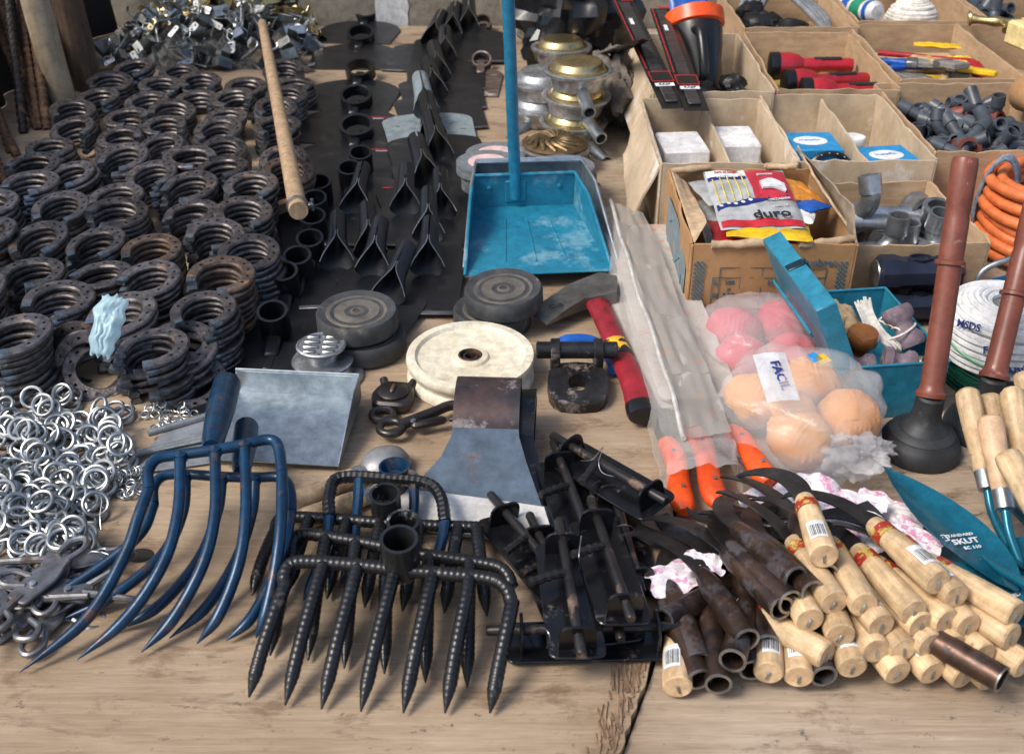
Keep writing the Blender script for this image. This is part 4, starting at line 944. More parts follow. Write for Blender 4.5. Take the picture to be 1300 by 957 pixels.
# ------------------------------------------------------------------ sickles with wooden handles
hnd = MB().lathe([(0, 0), (.0158, 0), (.0175, .0015), (.0178, .01), (.0172, .045), (.0160, .075), (.0152, .083), (.0155, .0845), (.0150, .086), (.0155, .0875), (.0150, .089), (.0148, .105), (.0135, .122), (.012, .128), (0, .128)], 24)
hme = hnd.mesh('handle', WOOD)
eme = MB().lathe([(0, -.0004), (.0156, -.0004), (.0158, .0)], 24).mesh('end_grain', WOODE)
tang = MB().box((.0, 0, -.0012), (.0034, .0125, .0024), T(0, -.0035, 0) @ rot('Z', 8), .0008).mesh('tang', ZINC)
def patch(r_, z0, z1, a0, a1, n=7):
    v = [(r_ * cos(a0 + (a1 - a0) * i / n), r_ * sin(a0 + (a1 - a0) * i / n), z) for z in (z0, z1) for i in range(n + 1)]
    return MB().add(v, [(i, i + 1, n + 2 + i, n + 1 + i) for i in range(n)])
stk = patch(.0184, .016, .052, R(55), R(125)).mesh('price_sticker', WHITE)
bars = MB()
for i in range(9):
    q = patch(.0187, .021, .043, R(63 + 6.4 * i), R(63 + 6.4 * i + (2 + (i * 7) % 3))); bars.add(q.v, q.f)
bars = bars.mesh('barcode', INK)
ringl = MB().lathe([(.0158, .094), (.0156, .112)], 24).mesh('label_ring', M('red_gold_label', (.35, .03, .02), (.5, .38, .08), .4, 0, 90, 0, lo=.45, hi=.5))
hp = Proto('sickle', 'sickle', [('handle', hme, None, None), ('end_grain', eme, None, 0), ('tang', tang, None, 0), ('price_sticker', stk, None, 0), ('barcode', bars, None, 3 - 0), ('label_ring', ringl, None, 0),
    ('blade', sb1, T(0, 0, .125) @ rot('X', 90), None)], 'sickles with wooden handles')
# barcode hangs from the sticker, which is itself under the handle: keep it on the handle
hp.parts[4] = ('barcode', bars, None, 0)
ends = [(1046, 706, .115), (1059, 765, .085), (1097, 768, .088), (1028, 787, .07), (1160, 777, .088), (1191, 739, .112), (1214, 757, .095), (1119, 794, .07), (1067, 807, .058), (1202, 789, .072), (1229, 795, .065), (1285, 809, .06), (1050, 832, .042),
        (976, 854, .024), (1014, 859, .02), (1112, 826, .045), (1147, 825, .045), (1181, 819, .05), (1210, 821, .045), (1082, 847, .03), (1140, 854, .022), (1184, 854, .022), (1224, 859, .018), (1258, 862, .018), (1169, 794, .07), (1249, 832, .04), (1300, 845, .03), (1290, 780, .085),
        (860, 872, .012)]
for i, (x, y, z) in enumerate(ends):
    p = on(x, y, z); fx = -(x - 1030) / 300 * .62 + jitter(.12)
    if (x, y) == (1050, 832): fx = -.9
    if (x, y) == (860, 872): fx = .12
    d = V((fx, 1, -.12 if z > .03 else -.02))
    mm = aim(p, d) @ rot('Z', jitter(30))
    sk_ = () if rnd.random() < .42 else (3, 4)
    if z < .06: sk_ = sk_ + (6,)
    hp.put(mm, ('pale wooden sickle handle with barcode sticker and bent tang, in the piled bundle' if 3 not in sk_ else 'pale wooden sickle handle without sticker, bent tang in its end, in the piled bundle'), ('stickered' if 3 not in sk_ else 'plain') + ' wooden sickle handles', sk_)
# printed paper
def paper_mat():
    m = M('pink_printed_paper', (.80, .76, .77), (.74, .70, .72), .8, 0, 20, .1, spot=(.62, .26, .42), spotamt=.42, spotscale=55, jit=.03); return m
PAP = paper_mat()
def paper(x, y, z, a, w_, h_, seed, torn=True):
    p = on(x, y, z); mm = T(p) @ rot('Z', a)
    def f(u, v):
        e = .006 * nz((seed, u * 3, v * 3)) 
        uu = u - .5 + (.05 * nz((seed, v * 5, 3)) if u in (0, 1) else 0); vv = v - .5 + (.05 * nz((seed, u * 5, 8)) if v in (0, 1) else 0)
        zz = (.022 * abs(nz((uu * 2.2 + seed, vv * 2.2, 1))) + .006 * abs(nz((uu * 5 + seed, vv * 5, 5)))) * w_ / .11
        return mm @ V((uu * w_ + e, vv * h_ + e, zz))
    ob('printed_paper', MB().sheet(18, 18, f), PAP, label='crumpled white paper with pink print between the sickles', cat='paper', group='crumpled printed papers', sharp=25)
for q in [(856, 735, .028, 15, .07, .055, 1), (892, 716, .045, -10, .05, .04, 2), (1000, 640, .03, 20, .13, .08, 3), (1060, 640, .025, -30, .13, .08, 4), (1110, 680, .035, -40, .16, .07, 5), (985, 670, .03, 10, .10, .07, 6), (1090, 710, .045, 40, .12, .07, 7), (1130, 650, .008, -35, .10, .06, 8), (1040, 675, .03, 0, .12, .07, 9)]: paper(*q)

# ------------------------------------------------------------------ teal trowels
def leaf(L_, w_, n=18, dish=.012):
    def f(u, v):
        t = v; hw = w_ / 2 * (sin(pi * min(1, t * 1.04 + .0) ** .8) ** .75) + .001
        x = (u - .5) * 2 * hw; return (x, t * L_, .002 + dish * (abs(u - .5) * 2) ** 2 * (hw / w_ * 2) + .01 * t * t)
    return MB().sheet(12, n, f, th=.0018)
def trowel_blade(p0, p1, w_, lab, txt=None, z1=.03):
    a, b_ = on(*p0), on(*p1); d = a - b_; L_ = d.length; y = d.normalized(); x = y.cross(V((0, 0, 1))).normalized(); zz = x.cross(y)
    m_ = X((x, y, zz)).transposed().to_4x4(); m_.translation = b_
    t = thing('trowel', lab, 'trowel', m_)
    ob('blade', leaf(L_, w_), TEAL, t, sharp=60)
    ob('shank', MB().tube(curve([(0, .07, .006), (0, .03, .010), (0, -.01, .018), (0, -.06, .02)], 12), [.002, .003, .004, .005] + [.0055] * 9, 10), TEAL, t)
    if txt:
        for k, (s_, sz) in enumerate(txt): text(s_, sz, T(.0, L_ * .40 - .014 * k, .0075) @ rot('Z', 90 if False else 0) @ rot('Z', -8), INKW, t, bold=True)
    return t
tb = trowel_blade((1120, 600, .03), (1292, 752, .055), .075, 'long teal leaf shaped trowel blade printed SKUT', [('STANDARD', .0075), ('SKUT', .015), ('SC 110', .008)])
q = MB(); 
for k in range(4): q.box((-.026 + (.007 if k == 1 else -.007 if k == 3 else 0), .115 + (.006 if k == 0 else -.006 if k == 2 else 0), .0085), (.014 if k % 2 == 0 else .0014, .0014 if k % 2 == 0 else .012, .0006))
q.box((-.026, .115, .0085), (.007, .0014, .0006), T(-.026, .115, 0) @ rot('Z', 40) @ T(.026, -.115, 0)); ob('emblem', q, INKW, tb)
t2 = trowel_blade((1190, 722, .03), (1340, 800, .05), .09, 'second teal trowel blade under the printed one', [('STANDARD', .009), ('BR', .011)])
def hand_trowel(top, fer, lab, mat=WOOD, L2=.05):
    a, b_ = on(*top), on(*fer); d = (a - b_); L_ = d.length
    t = thing('hand_trowel', lab, 'trowel', aim(b_, d))
    pr = [(0, 0), (.0125, 0), (.0135, .01), (.0145, L_ * .3), (.0165, L_ * .55), (.0163, L_ * .58), (.0168, L_ * .6), (.0178, L_ * .85), (.0165, L_ * .95), (.011, L_ * .99), (0, L_)]
    ob('handle', MB().lathe(pr, 22), mat, t)
    ob('ferrule', MB().lathe([(.0095, -.022), (.0128, -.02), (.0135, .006), (.013, .008)], 20), ZINC, t)
    iv = aim(b_, d).inverted(); g0 = b_ - d.normalized() * .02; g1 = g0 - d.normalized() * .035; g2 = V((g1.x + .005, g1.y - .05, .018)); g3 = V((g2.x + .01, g2.y - .05, .008))
    ob('shank', MB().tube([iv @ w_ for w_ in curve([g0, g1, g2, g3], 14)], .0062, 10), TEAL, t)
    mm = T(g3.x, g3.y + .03, .006) @ rot('Z', 175)
    lf = leaf(.10, .075); bl = MB().add([iv @ (mm @ V(v)) for v in lf.v], lf.f); ob('blade', bl, TEAL, t, sharp=60)
WOODL = M('pale_turned_wood', (.72, .48, .3), (.64, .4, .23), .5, 0, 7, .05, stretch=(9, 9, 1.2))
hand_trowel((1227, 494, .13), (1250, 604, .06), 'hand trowel with knotty wooden handle leaning nearest the plunger')
hand_trowel((1256, 528, .135), (1273, 628, .07), 'hand trowel with smooth pinkish wooden handle and bright ferrule', WOODL)
hand_trowel((1254, 500, .12), (1272, 590, .05), 'hand trowel with wooden handle half hidden behind the pinkish one')
hand_trowel((1284, 492, .15), (1306, 622, .06), 'hand trowel with grooved wooden handle beside the brown pole')
hand_trowel((1276, 572, .14), (1322, 665, .08), 'hand trowel with plain wooden handle lying over the teal blades')
hand_trowel((1300, 470, .16), (1325, 560, .08), 'hand trowel with wooden handle leaning beside the white rope coil')
for i, (x, y) in enumerate([(1225, 690), (1260, 700), (1285, 690), (1300, 715)]):
    p = on(x, y, .012); ob('trowel', leaf(.12, .085), TEAL, m=T(p.x, p.y, .006 + .007 * i) @ rot('Z', 150 + 25 * i) @ rot('Y', jitter(6)), label='loose teal trowel blade lying under the wooden handles', cat='trowel blade', group='loose teal blades', sharp=60)

# ------------------------------------------------------------------ hatchet
a, b_ = on(752, 372, .03), on(816, 520, .025)
t = thing('hatchet', 'hatchet with dark red handle and dull steel head', 'hatchet')
c = curve([a + (a - b_).normalized() * .01, on(768, 405, .03), on(790, 455, .028), on(806, 490, .026), b_], 20)
hb = MB(); N = 14; rows = []
for i, p in enumerate(c):
    tt = i / 20; d = (c[min(20, i + 1)] - c[max(0, i - 1)]).normalized(); sd = d.cross(V((0, 0, 1))).normalized(); wv = .0235 - .004 * sin(tt * pi) + .003 * tt; hh = .014
    rows.append([p + sd * wv * cos(2 * pi * j / N) + V((0, 0, hh * sin(2 * pi * j / N))) for j in range(N)])
v = [p for r_ in rows for p in r_]
hb.add(v, [(i * N + j, i * N + (j + 1) % N, (i + 1) * N + (j + 1) % N, (i + 1) * N + j) for i in range(20) for j in range(N)] + [tuple(range(N)), tuple(20 * N + j for j in range(N - 1, -1, -1))])
ob('handle', hb, REDH, t)
d = (c[20] - c[16]).normalized(); gb = MB().lathe([(.0, -.018), (.0265, -.016), (.028, .004), (.026, .014), (0, .016)], 20, aim(c[20] + d * .004, d) @ X.Diagonal((.62, 1.02, 1, 1)) if False else aim(c[20] + d * .004, d) @ rot('Z', 0) @ X.Diagonal((1, .62, 1, 1)))
ob('butt_cap', gb, BLACKP, t)
band = MB(); n_ = 14
for s_ in (0, 1):
    for j in range(N): band.v.append(tuple(c[8 + s_ * 2] + (rows[8 + s_ * 2][j] - c[8 + s_ * 2]) * 1.035))
band.f = [(j, (j + 1) % N, N + (j + 1) % N, N + j) for j in range(N)]; band.mi = [0] * N
ob('label_band', band, M('yellow_black_band', (.75, .42, .03), (.012, .012, .012), .4, 0, 40, 0, lo=.49, hi=.51), t)
HATS = M('dull_hatchet_steel', (.2, .2, .19), (.11, .105, .095), .42, .6, 18, .15, spot=(.3, .22, .12), spotamt=.2)
hd = MB(); o = PX([(676, 400, .028), (690, 384, .03), (722, 366, .032), (760, 355, .034), (783, 360, .034), (783, 380, .034), (768, 384, .034), (742, 386, .033), (722, 396, .03), (694, 412, .026)])
k = len(o); ths = [.002, .003, .009, .016, .017, .017, .016, .012, .008, .002]
hd.add([p + V((0, 0, h)) for p, h in zip(o, ths)] + [p - V((0, 0, h)) for p, h in zip(o, ths)], [tuple(range(k)), tuple(range(2 * k - 1, k - 1, -1))] + [(i, k + i, k + (i + 1) % k, (i + 1) % k) for i in range(k)])
ob('head', hd, HATS, t)
p = on(706, 386, .045); text('Cu8', .017, T(p.x, p.y, .0415) @ rot('Z', 25), INK, t, 'stamp')
# blue plastic handled piece below
t = thing('blue_scraper', 'blue plastic handle tucked behind the black clevis', 'tool', T(on(716, 448, .01)))
ob('grip', MB().tube(curve([(-.02, .0, .01), (.01, .012, .014), (.05, .014, .012), (.062, .0, .01)], 14), [.010, .012, .013, .014, .015, .015, .015, .015, .014, .013, .012, .011, .010, .009, .006], 12), BLUEPL, t)
ob('stem', MB().tube(curve([(.05, .006, .01), (.075, -.03, .008), (.08, -.07, .008)], 10), .009, 10), BLUEPL, t)
p = on(795, 425, .008); 
t = thing('paper_tag', 'yellow and black paper tag beside the hatchet handle', 'tag', T(p) @ rot('Z', -30))
ob('tag', MB().sheet(8, 4, lambda u, v: ((u - .5) * .03, (v - .5) * .045, .002 + .012 * sin(u * pi)), th=.0006), YELLOW, t); ob('print', MB().sheet(8, 1, lambda u, v: ((u - .5) * .03, -.022 + v * .016, .0028 + .012 * sin(u * pi))), INK, t)

# ------------------------------------------------------------------ machetes in a plastic sleeve
FILM = M('milky_plastic_film', (.74, .71, .67), (.66, .63, .6), .3, 0, 9, .35, alpha=.30, jit=0, grime=0, spot=(.8, .8, .79), spotamt=.1, spotscale=12)
FILM2 = M('printed_sheath_film', (.36, .33, .29), (.30, .275, .24), .5, 0, 16, .2, alpha=.62, jit=0, grime=0, spot=(.50, .24, .16), spotamt=.22, spotscale=34)
SHE = M('printed_sheath', (.47, .43, .38), (.40, .36, .32), .55, 0, 14, .1, spot=(.55, .26, .17), spotamt=.28, spotscale=30, jit=.03, grime=.1)
def machete(butt, neck, tip, w_, lab):
    B, Nk, Tp = on(*butt), on(*neck), on(*tip); t = thing('machete', lab, 'machete')
    cc = curve([B, B.lerp(Nk, .3), B.lerp(Nk, .7) + V((.006, 0, .002)), Nk], 14); rr = [.009, .0145, .0165, .017, .0165, .016, .0155, .015, .015, .0155, .016, .016, .016, .0145, .012]
    hb = MB(); N = 14; vv = []
    for i, p in enumerate(cc):
        d = (cc[min(14, i + 1)] - cc[max(0, i - 1)]).normalized(); sd = d.cross(V((0, 0, 1))).normalized()
        vv += [p + sd * rr[i] * 1.1 * cos(2 * pi * j / N) + V((0, 0, rr[i] * .8 * sin(2 * pi * j / N))) for j in range(N)]
    hb.add(vv, [(i * N + j, i * N + (j + 1) % N, (i + 1) * N + (j + 1) % N, (i + 1) * N + j) for i in range(14) for j in range(N)] + [tuple(range(N)), tuple(14 * N + j for j in range(N - 1, -1, -1))])
    h = ob('handle', hb, ORANGE, t)
    rv = MB()
    for q in (.25, .75): rv.lathe([(.0035, 0), (.003, .0014), (0, .0018)], 10, T(B.lerp(Nk, q) + V((.003, 0, .0148))))
    ob('rivets', rv, ZINC, h)
    d = (Tp - Nk); y = d.normalized(); x = y.cross(V((0, 0, 1))).normalized(); z = x.cross(y); m_ = X((x, y, z)).transposed().to_4x4(); m_.translation = Nk; L_ = d.length
    ob('blade', MB().prism([(-.012, -.01), (.012, -.01), (w_ / 2, L_ * .3), (w_ / 2, L_ * .85), (w_ * .2, L_), (-w_ / 2, L_ * .8), (-w_ / 2, L_ * .3)], -.001, .001, m_), BLADE, t)
    ob('printed_sheath', MB().prism([(-w_ * .58, L_ * .12), (w_ * .58, L_ * .12), (w_ * .58, L_ * 1.02), (-w_ * .58, L_ * 1.02)], -.003, .003, m_, .001, corner=.01), SHE, t)
machete((870, 650, .015), (846, 560, .02), (775, 300, .025), .06, 'machete with orange handle, lowest under the milky sleeve')
machete((912, 642, .03), (880, 545, .035), (790, 300, .03), .06, 'machete with orange handle showing pink through the milky sleeve')
machete((978, 612, .04), (925, 545, .045), (830, 290, .045), .065, 'machete with orange handle sticking out beside the orange balls')
t = thing('plastic_sleeve', 'long milky plastic sleeve wrapped round the machetes', 'sleeve')
pl_, pr_ = [on(x, y, z) for x, y, z in [(845, 605, .05), (836, 555, .055), (815, 470, .05), (790, 390, .05), (770, 320, .05), (757, 262, .045)]], [on(x, y, z) for x, y, z in [(948, 596, .05), (928, 540, .062), (900, 470, .062), (870, 400, .06), (845, 330, .055), (822, 285, .05)]]
lc, rc = curve(pl_, 40), curve(pr_, 40)
def slv(u, v):
    i = min(40, int(round(v * 40))); p = lc[i].lerp(rc[i], u); h = .016 * sin(pi * u) + .010 * nz((u * 4, v * 16, 2)) + .006 * nz((u * 9, v * 30, 5))
    if u in (0, 1): p = V((p.x, p.y, .004)); h = 0
    return p + V((0, 0, h)) + V((.008 * nz((v * 14, u, 7)), 0, 0))
ob('film', MB().sheet(20, 40, slv), FILM, t, sharp=60)
def fold(u, v):
    i = min(40, int(round((.12 + v * .88) * 40))); p = lc[i].lerp(rc[i], .28 + .62 * u); return p + V((0, 0, .022 + .006 * nz((u * 5, v * 12, 1)) + (.004 if u < .1 else 0)))
ob('printed_wrap', MB().sheet(14, 40, fold), FILM2, t, sharp=60)
ob('folded_edge', MB().tube([lc[i].lerp(rc[i], .27) + V((0, 0, .024 + .004 * sin(i * .7))) for i in range(5, 41)], .004, 7), M('film_fold', (.72, .69, .65), None, .35, alpha=.7, jit=0), t)
# ------------------------------------------------------------------ bags of twine balls
def ball_me(c1, c2, nm_):
    mat = M(nm_, c1, c2, .7, 0, 60, .6, stretch=(1, 1, 6), jit=.06)
    mb = MB(); 
    def bf(u, v):
        a, b_ = u * 2 * pi, (v - .5) * pi * .985; q = V((cos(b_) * cos(a), cos(b_) * sin(a), sin(b_)))
        k = 0
        for ax_, ph in ((V((1, .3, .2)), 0), (V((-.3, 1, .4)), 1), (V((.2, -.4, 1)), 2)):
            s_ = q.dot(ax_.normalized()); w_ = max(0, noise.noise(q * 1.6 + V((ph * 7, 0, 0))) + .25); k += w_ * abs(sin(s_ * 20))
        return V((q.x, q.y, q.z * .85)) * (1 + .07 * k + .04 * noise.noise(q * 2))
    mb.sheet(90, 46, bf)
    return mb.mesh('twine_ball', mat)
pkb, orb = ball_me((.8, .05, .11), (.66, .02, .06), 'pink_red_twine'), ball_me((.95, .42, .07), (.85, .32, .045), 'orange_twine')
def balls(l, me, lab, grp):
    for x, y, z, r_ in l:
        p = on(x, y, z); ob('twine_ball', me, None, m=T(p) @ rot('Z', rnd.uniform(0, 360)) @ rot('X', jitter(40)) @ X.Scale(r_, 4), label=lab, cat='twine ball', group=grp)
balls([(930, 420, .04, .047), (995, 412, .045, .047), (940, 458, .035, .045), (1008, 455, .035, .045)], pkb, 'pinkish red twine ball seen through the cloudy bag', 'pinkish red twine balls')
balls([(958, 508, .045, .047), (1030, 486, .048, .047), (1014, 556, .045, .046), (1076, 530, .048, .046), (1006, 520, .07, .034)], orb, 'orange twine ball seen through the cloudy bag', 'orange twine balls')
BAG = M('cloudy_bag_film', (.80, .79, .78), (.72, .71, .70), .16, 0, 8, 1., bscale=26, alpha=.27, jit=0, grime=0, spot=(.84, .84, .83), spotamt=.10, spotscale=10)
def bag(cx, cy, cz, ax_, ay, az_, rz, seed, lab, extra=None):
    p = on(cx, cy, cz); mm = T(p) @ rot('Z', rz)
    def f(u, v):
        a = u * 2 * pi; b_ = (v - .5) * pi; q = V((abs(cos(a)) ** .75 * (1 if cos(a) > 0 else -1) * abs(cos(b_)) ** .6, abs(sin(a)) ** .75 * (1 if sin(a) > 0 else -1) * abs(cos(b_)) ** .6, abs(sin(b_)) ** .8 * (1 if b_ > 0 else -1)))
        s_ = 1 + .16 * (abs(noise.noise(q * 2.2 + V((seed, 0, 0)))) - .25) + .07 * abs(noise.noise(q * 6 + V((0, seed, 0))))
        w_ = mm @ V((q.x * ax_ * s_, q.y * ay * s_, q.z * az_ * s_)); w_.z = max(w_.z, RZ + .002 + .001 * abs(q.x)); return w_
    t = thing('plastic_bag', lab, 'plastic bag'); ob('film', MB().sheet(56, 28, f), BAG, t, sharp=40); return t
t = bag(965, 434, .05, .10, .10, .066, 8, 2, 'cloudy plastic bag full of pinkish red twine balls')
t = bag(1012, 525, .058, .118, .115, .08, -32, 5, 'cloudy plastic bag full of orange twine balls, printed FACIL')
p = on(985, 482, .128); mm = T(p.x, p.y, .132) @ rot('Z', 8) @ rot('X', 24)
ob('printed_strip', MB().sheet(8, 4, lambda u, v: mm @ V(((u - .5) * .05, (v - .5) * .085, .004 * sin(u * pi)))), M('strip_paper', (.72, .74, .76), None, .5, alpha=.8, jit=0), t)
text('FACIL', .02, mm @ T(.004, 0, .006) @ rot('Z', -84), INKD, t, bold=True)
q = on(1032, 462, .135); mm = T(q.x, q.y, .136) @ rot('Z', 20) @ rot('X', 20)
for k, c in enumerate((CYANP, YELLOW)): ob('printed_mark', MB().prism([(0, 0), (.02, .004), (.012, .02), (-.004, .016)], 0, .0005, mm @ T(.012 * k, -.006 * k, 0)), c, t)
p = on(1080, 580, .035); ob('twisted_neck', crumple(T(p) @ rot('Z', -20), .05, .04, .03, 12, amp=.5), BAG, t, sharp=25)
p = on(1112, 566, .04); ob('loose_end', crumple(T(p) @ rot('Z', 15) @ rot('Y', 15), .032, .022, .012, 14, n=16, amp=.5), BAG, t, sharp=25)

# ------------------------------------------------------------------ plungers
def plunger(base, top, lab, rr=.062):
    b_ = on(base[0], base[1], RZ); tp = top; t = thing('plunger', lab, 'plunger', T(b_))
    k = rr / .062
    ob('cup', MB().lathe([(rr * .8, .004), (rr * .97, .0), (rr, .004), (rr * .985, .016), (rr * .9, .028), (rr * .8, .0345), (rr * .79, .038), (rr * .68, .043), (rr * .6, .045), (rr * .58, .048), (rr * .42, .056), (rr * .35, .07), (rr * .33, .098), (rr * .34, .10), (rr * .3, .104), (0, .104)], 44), PLUNG, t)
    d = (tp - b_ - V((0, 0, .1))); L_ = d.length
    pr = [(.0, 0), (.0225, 0), (.023, .006), (.0185, .012), (.0175, .02), (.0172, L_ - .2), (.0175, L_ - .158), (.022, L_ - .156), (.022, L_ - .151), (.0178, L_ - .149), (.0182, L_ - .09), (.0165, L_ - .083), (.0182, L_ - .076), (.0192, L_ - .01), (.0175, L_ - .001), (.0155, L_), (.014, L_ - .004), (0, L_ - .005)]
    ob('handle', MB().lathe(pr, 26, aim((0, 0, .1), d)), BROWNP, t)
# top of the stick: nearly upright, leaning back and to the right
def on_y(px, py, Y_):
    r_ = on(px, py, 0) - V((0, 0, CAMZ)); k = Y_ / r_.y; return V((0, 0, CAMZ)) + r_ * k
pb_ = on(1165, 585, RZ)
plunger((1165, 572), on_y(1226, 200, pb_.y + .17), 'black rubber plunger with reddish brown handle standing before the cardboard boxes')
plunger((1243, 548), on_y(1318, 250, pb_.y + .22), 'black rubber plunger with brown handle behind the trowel handles', .058)

# ------------------------------------------------------------------ blue steel toolbox
A_, B_, C_ = on(1090, 467, .09), on(1206, 459, .09), on(1130, 366, .09)
tw = (B_ - A_).length; tl_ = .25; ang = math.degrees(atan2((B_ - A_).y, (B_ - A_).x))
tb = thing('steel_box', 'open blue steel box with lid leaning back and odds and ends inside', 'box', T(A_.x, A_.y, RZ + .001) @ rot('Z', ang))
hh = .10; th = .0016
ob('front_panel', MB().box((tw / 2, 0, hh / 2), (tw, th, hh), None, .0005), BLUEB, tb)
ob('back_panel', MB().box((tw / 2, tl_, hh / 2), (tw, th, hh), None, .0005), BLUEB, tb)
for s_ in (0, 1): ob('side_panel', MB().box((tw * s_, tl_ / 2, hh / 2), (th, tl_ - .002, hh), None, .0005), BLUEB, tb)
ob('floor_panel', MB().box((tw / 2, tl_ / 2, .004), (tw - .004, tl_ - .004, .002)), BLUEB, tb)
rm = MB()
for a, b_ in (((0, 0), (tw, 0)), ((tw, 0), (tw, tl_)), ((tw, tl_), (0, tl_)), ((0, tl_), (0, 0))): rm.tube([(a[0], a[1], hh), (b_[0], b_[1], hh)], .0024, 8)
ob('rolled_rim', rm, BLUEB, tb)
ld = MB(); lm = T(-.004, tl_ / 2, hh + .002) @ rot('Y', -24); W2 = tw * .86; D2 = .032
lo = ob('lid', MB().box((-.0, 0, W2 / 2), (th, tl_ + .004, W2), None, .0005), BLUEB, tb, lm @ T(-D2, 0, 0))
for s_ in (-1, 1): ob('lid_side', MB().box((D2 / 2, s_ * (tl_ / 2 + .002), W2 / 2), (D2, th, W2), None, .0005), BLUEB, lo)
for z_ in (0, W2): ob('lid_side', MB().box((D2 / 2, 0, z_), (D2 - .001, tl_ + .002, th), None, .0005), BLUEB, lo)
ob('catch', MB().box((D2 / 2, .01, W2 + .002), (.03, .018, .003), None, .001).box((D2 + .002, .01, W2 - .008), (.003, .016, .022), None, .001), M('dark_blue_catch', (.02, .06, .09), None, .35, .5), lo)
ob('carry_strap', MB().box((-.012, 0, W2 * .5), (.004, tl_ * .72, .012), None, .001), BLUEB, lo)
TBm = T(A_.x, A_.y, RZ) @ rot('Z', ang)
def tput(x, y, z): return TBm @ V((x, y, z))
def spool(x, y, z, r_, h_, mat, d, lab, grp=None, cat='spool', nm_='wooden_spool'):
    p = tput(x, y, z); ob(nm_, MB().lathe([(0, 0), (r_ * .9, 0), (r_, h_ * .08), (r_ * .98, h_ * .25), (r_ * .7, h_ * .38), (r_ * .62, h_ * .5), (r_ * .72, h_ * .62), (r_, h_ * .75), (r_, h_ * .92), (r_ * .88, h_), (0, h_)], 26, aim(p, d)), mat, label=lab, cat=cat, group=grp)
spool(.035, .085, .045, .026, .075, VARN, (.05, -.1, 1), 'glossy orange brown turned wooden knob standing in the blue box')
CORK = M('purple_grey_stopper', (.22, .17, .2), (.13, .09, .11), .9, 0, 40, .5, spot=(.34, .28, .3), spotamt=.3, spotscale=30)
for q in [(.035, .02, .085, (-1, .12, .02)), (.105, .022, .083, (-1, .2, .1))]:
    spool(q[0], q[1], q[2], .023, .05, CORK, q[3], 'rough purplish stopper lying at the front of the blue box', 'rough stoppers', 'stopper', 'rough_stopper')
spool(.125, .075, .085, .025, .07, CORK, (-.35, .6, .7), 'rough purplish stopper standing beside the white cord', None, 'stopper', 'rough_stopper')
p = tput(.035, .185, .075); ob('burlap_bundle', crumple(T(p) @ rot('Z', 20), .045, .05, .032, 21, amp=.25), M('tan_leather', (.52, .38, .22), (.42, .29, .16), .7, 0, 14, .2), label='tan rough lump in the back of the blue box', cat='bundle', sharp=60)
p = tput(.075, .12, .095)
t = thing('cord_hank', 'hank of white cord spilling over the blue box', 'cord')
hk = MB()
for k in range(11):
    o = (k - 5) * .0022; hk.tube(curve([p + V((-.01 + o, .045 + jitter(.006), .03 + jitter(.006))), p + V((-.012 + o, .01, .018 + .006 * abs(k - 5) / 5)), p + V((-.004 + o * 1.2, -.03, .012)), p + V((.018 + o, -.055 + jitter(.006), .0)), p + V((.022 + o, -.05, -.015))], 20), .0021, 6)
ob('strands', hk, CORD, t)
hk = MB()
for k in range(4): 
    c0 = p + V((.028 + jitter(.012), -.01 + jitter(.02), .012)); hk.tube([c0 + V((.012 * cos(a), .014 * sin(a), .006 * sin(a * 2))) for a in [2 * pi * i / 20 for i in range(20)]], .0019, 6, closed=True)
hk.tube(curve([p + V((.0, -.04, .0)), p + V((.03, -.05, .02)), p + V((.06, -.02, .022)), p + V((.05, .0, .012))], 16), .002, 6)
ob('loose_loops', hk, CORD, t)
p = tput(.075, .045, .075); q = MB().pipe(.024, .020, .012, 24, T(p) @ rot('Z', 40) @ rot('X', 70)); q.pipe(.017, .013, .03, 20, T(p + V((.02, -.006, .002))) @ rot('Z', 60) @ rot('X', 80))
ob('threaded_collar', q, YZINC, label='dull brassy threaded collar in the blue box', cat='collar')

# hammer heads behind the blue box
def sledge(p, az, lab):
    t = thing('sledge_head', lab, 'hammer head', T(p) @ rot('Z', az), 'navy sledge hammer heads')
    o = [(.034 * cos(R(22.5 + 45 * k)), .034 * sin(R(22.5 + 45 * k))) for k in range(8)]
    b_ = MB(); secs = [(-.078, .80), (-.072, 1.0), (-.045, 1.0), (-.03, .86), (.03, .86), (.045, 1.), (.072, 1.), (.078, .8)]
    v = [(x, c[0] * s_, .034 + c[1] * s_) for x, s_ in secs for c in o]
    b_.add(v, [(i * 8 + j, i * 8 + (j + 1) % 8, (i + 1) * 8 + (j + 1) % 8, (i + 1) * 8 + j) for i in range(7) for j in range(8)] + [tuple(range(8)), tuple(56 + j for j in range(8))])
    ob('head', b_, NAVY, t)
    ob('eye', MB().lathe([(.017, .058), (.0175, .0655), (.0145, .0655), (.013, .05), (0, .05)], 22, X.Diagonal((1.25, .8, 1, 1))), NAVY, t)
    ob('struck_face', MB().lathe([(.026, 0), (.024, .003), (0, .004)], 16, T(-.077, 0, .034) @ rot('Y', -90)), BARE, t)
p = on(1162, 402, 0); sledge((p.x, p.y, RZ), 4, 'navy sledge hammer head, lower of two'); sledge((p.x - .012, p.y + .004, RZ + .0655), 2, 'navy sledge hammer head, upper of two')

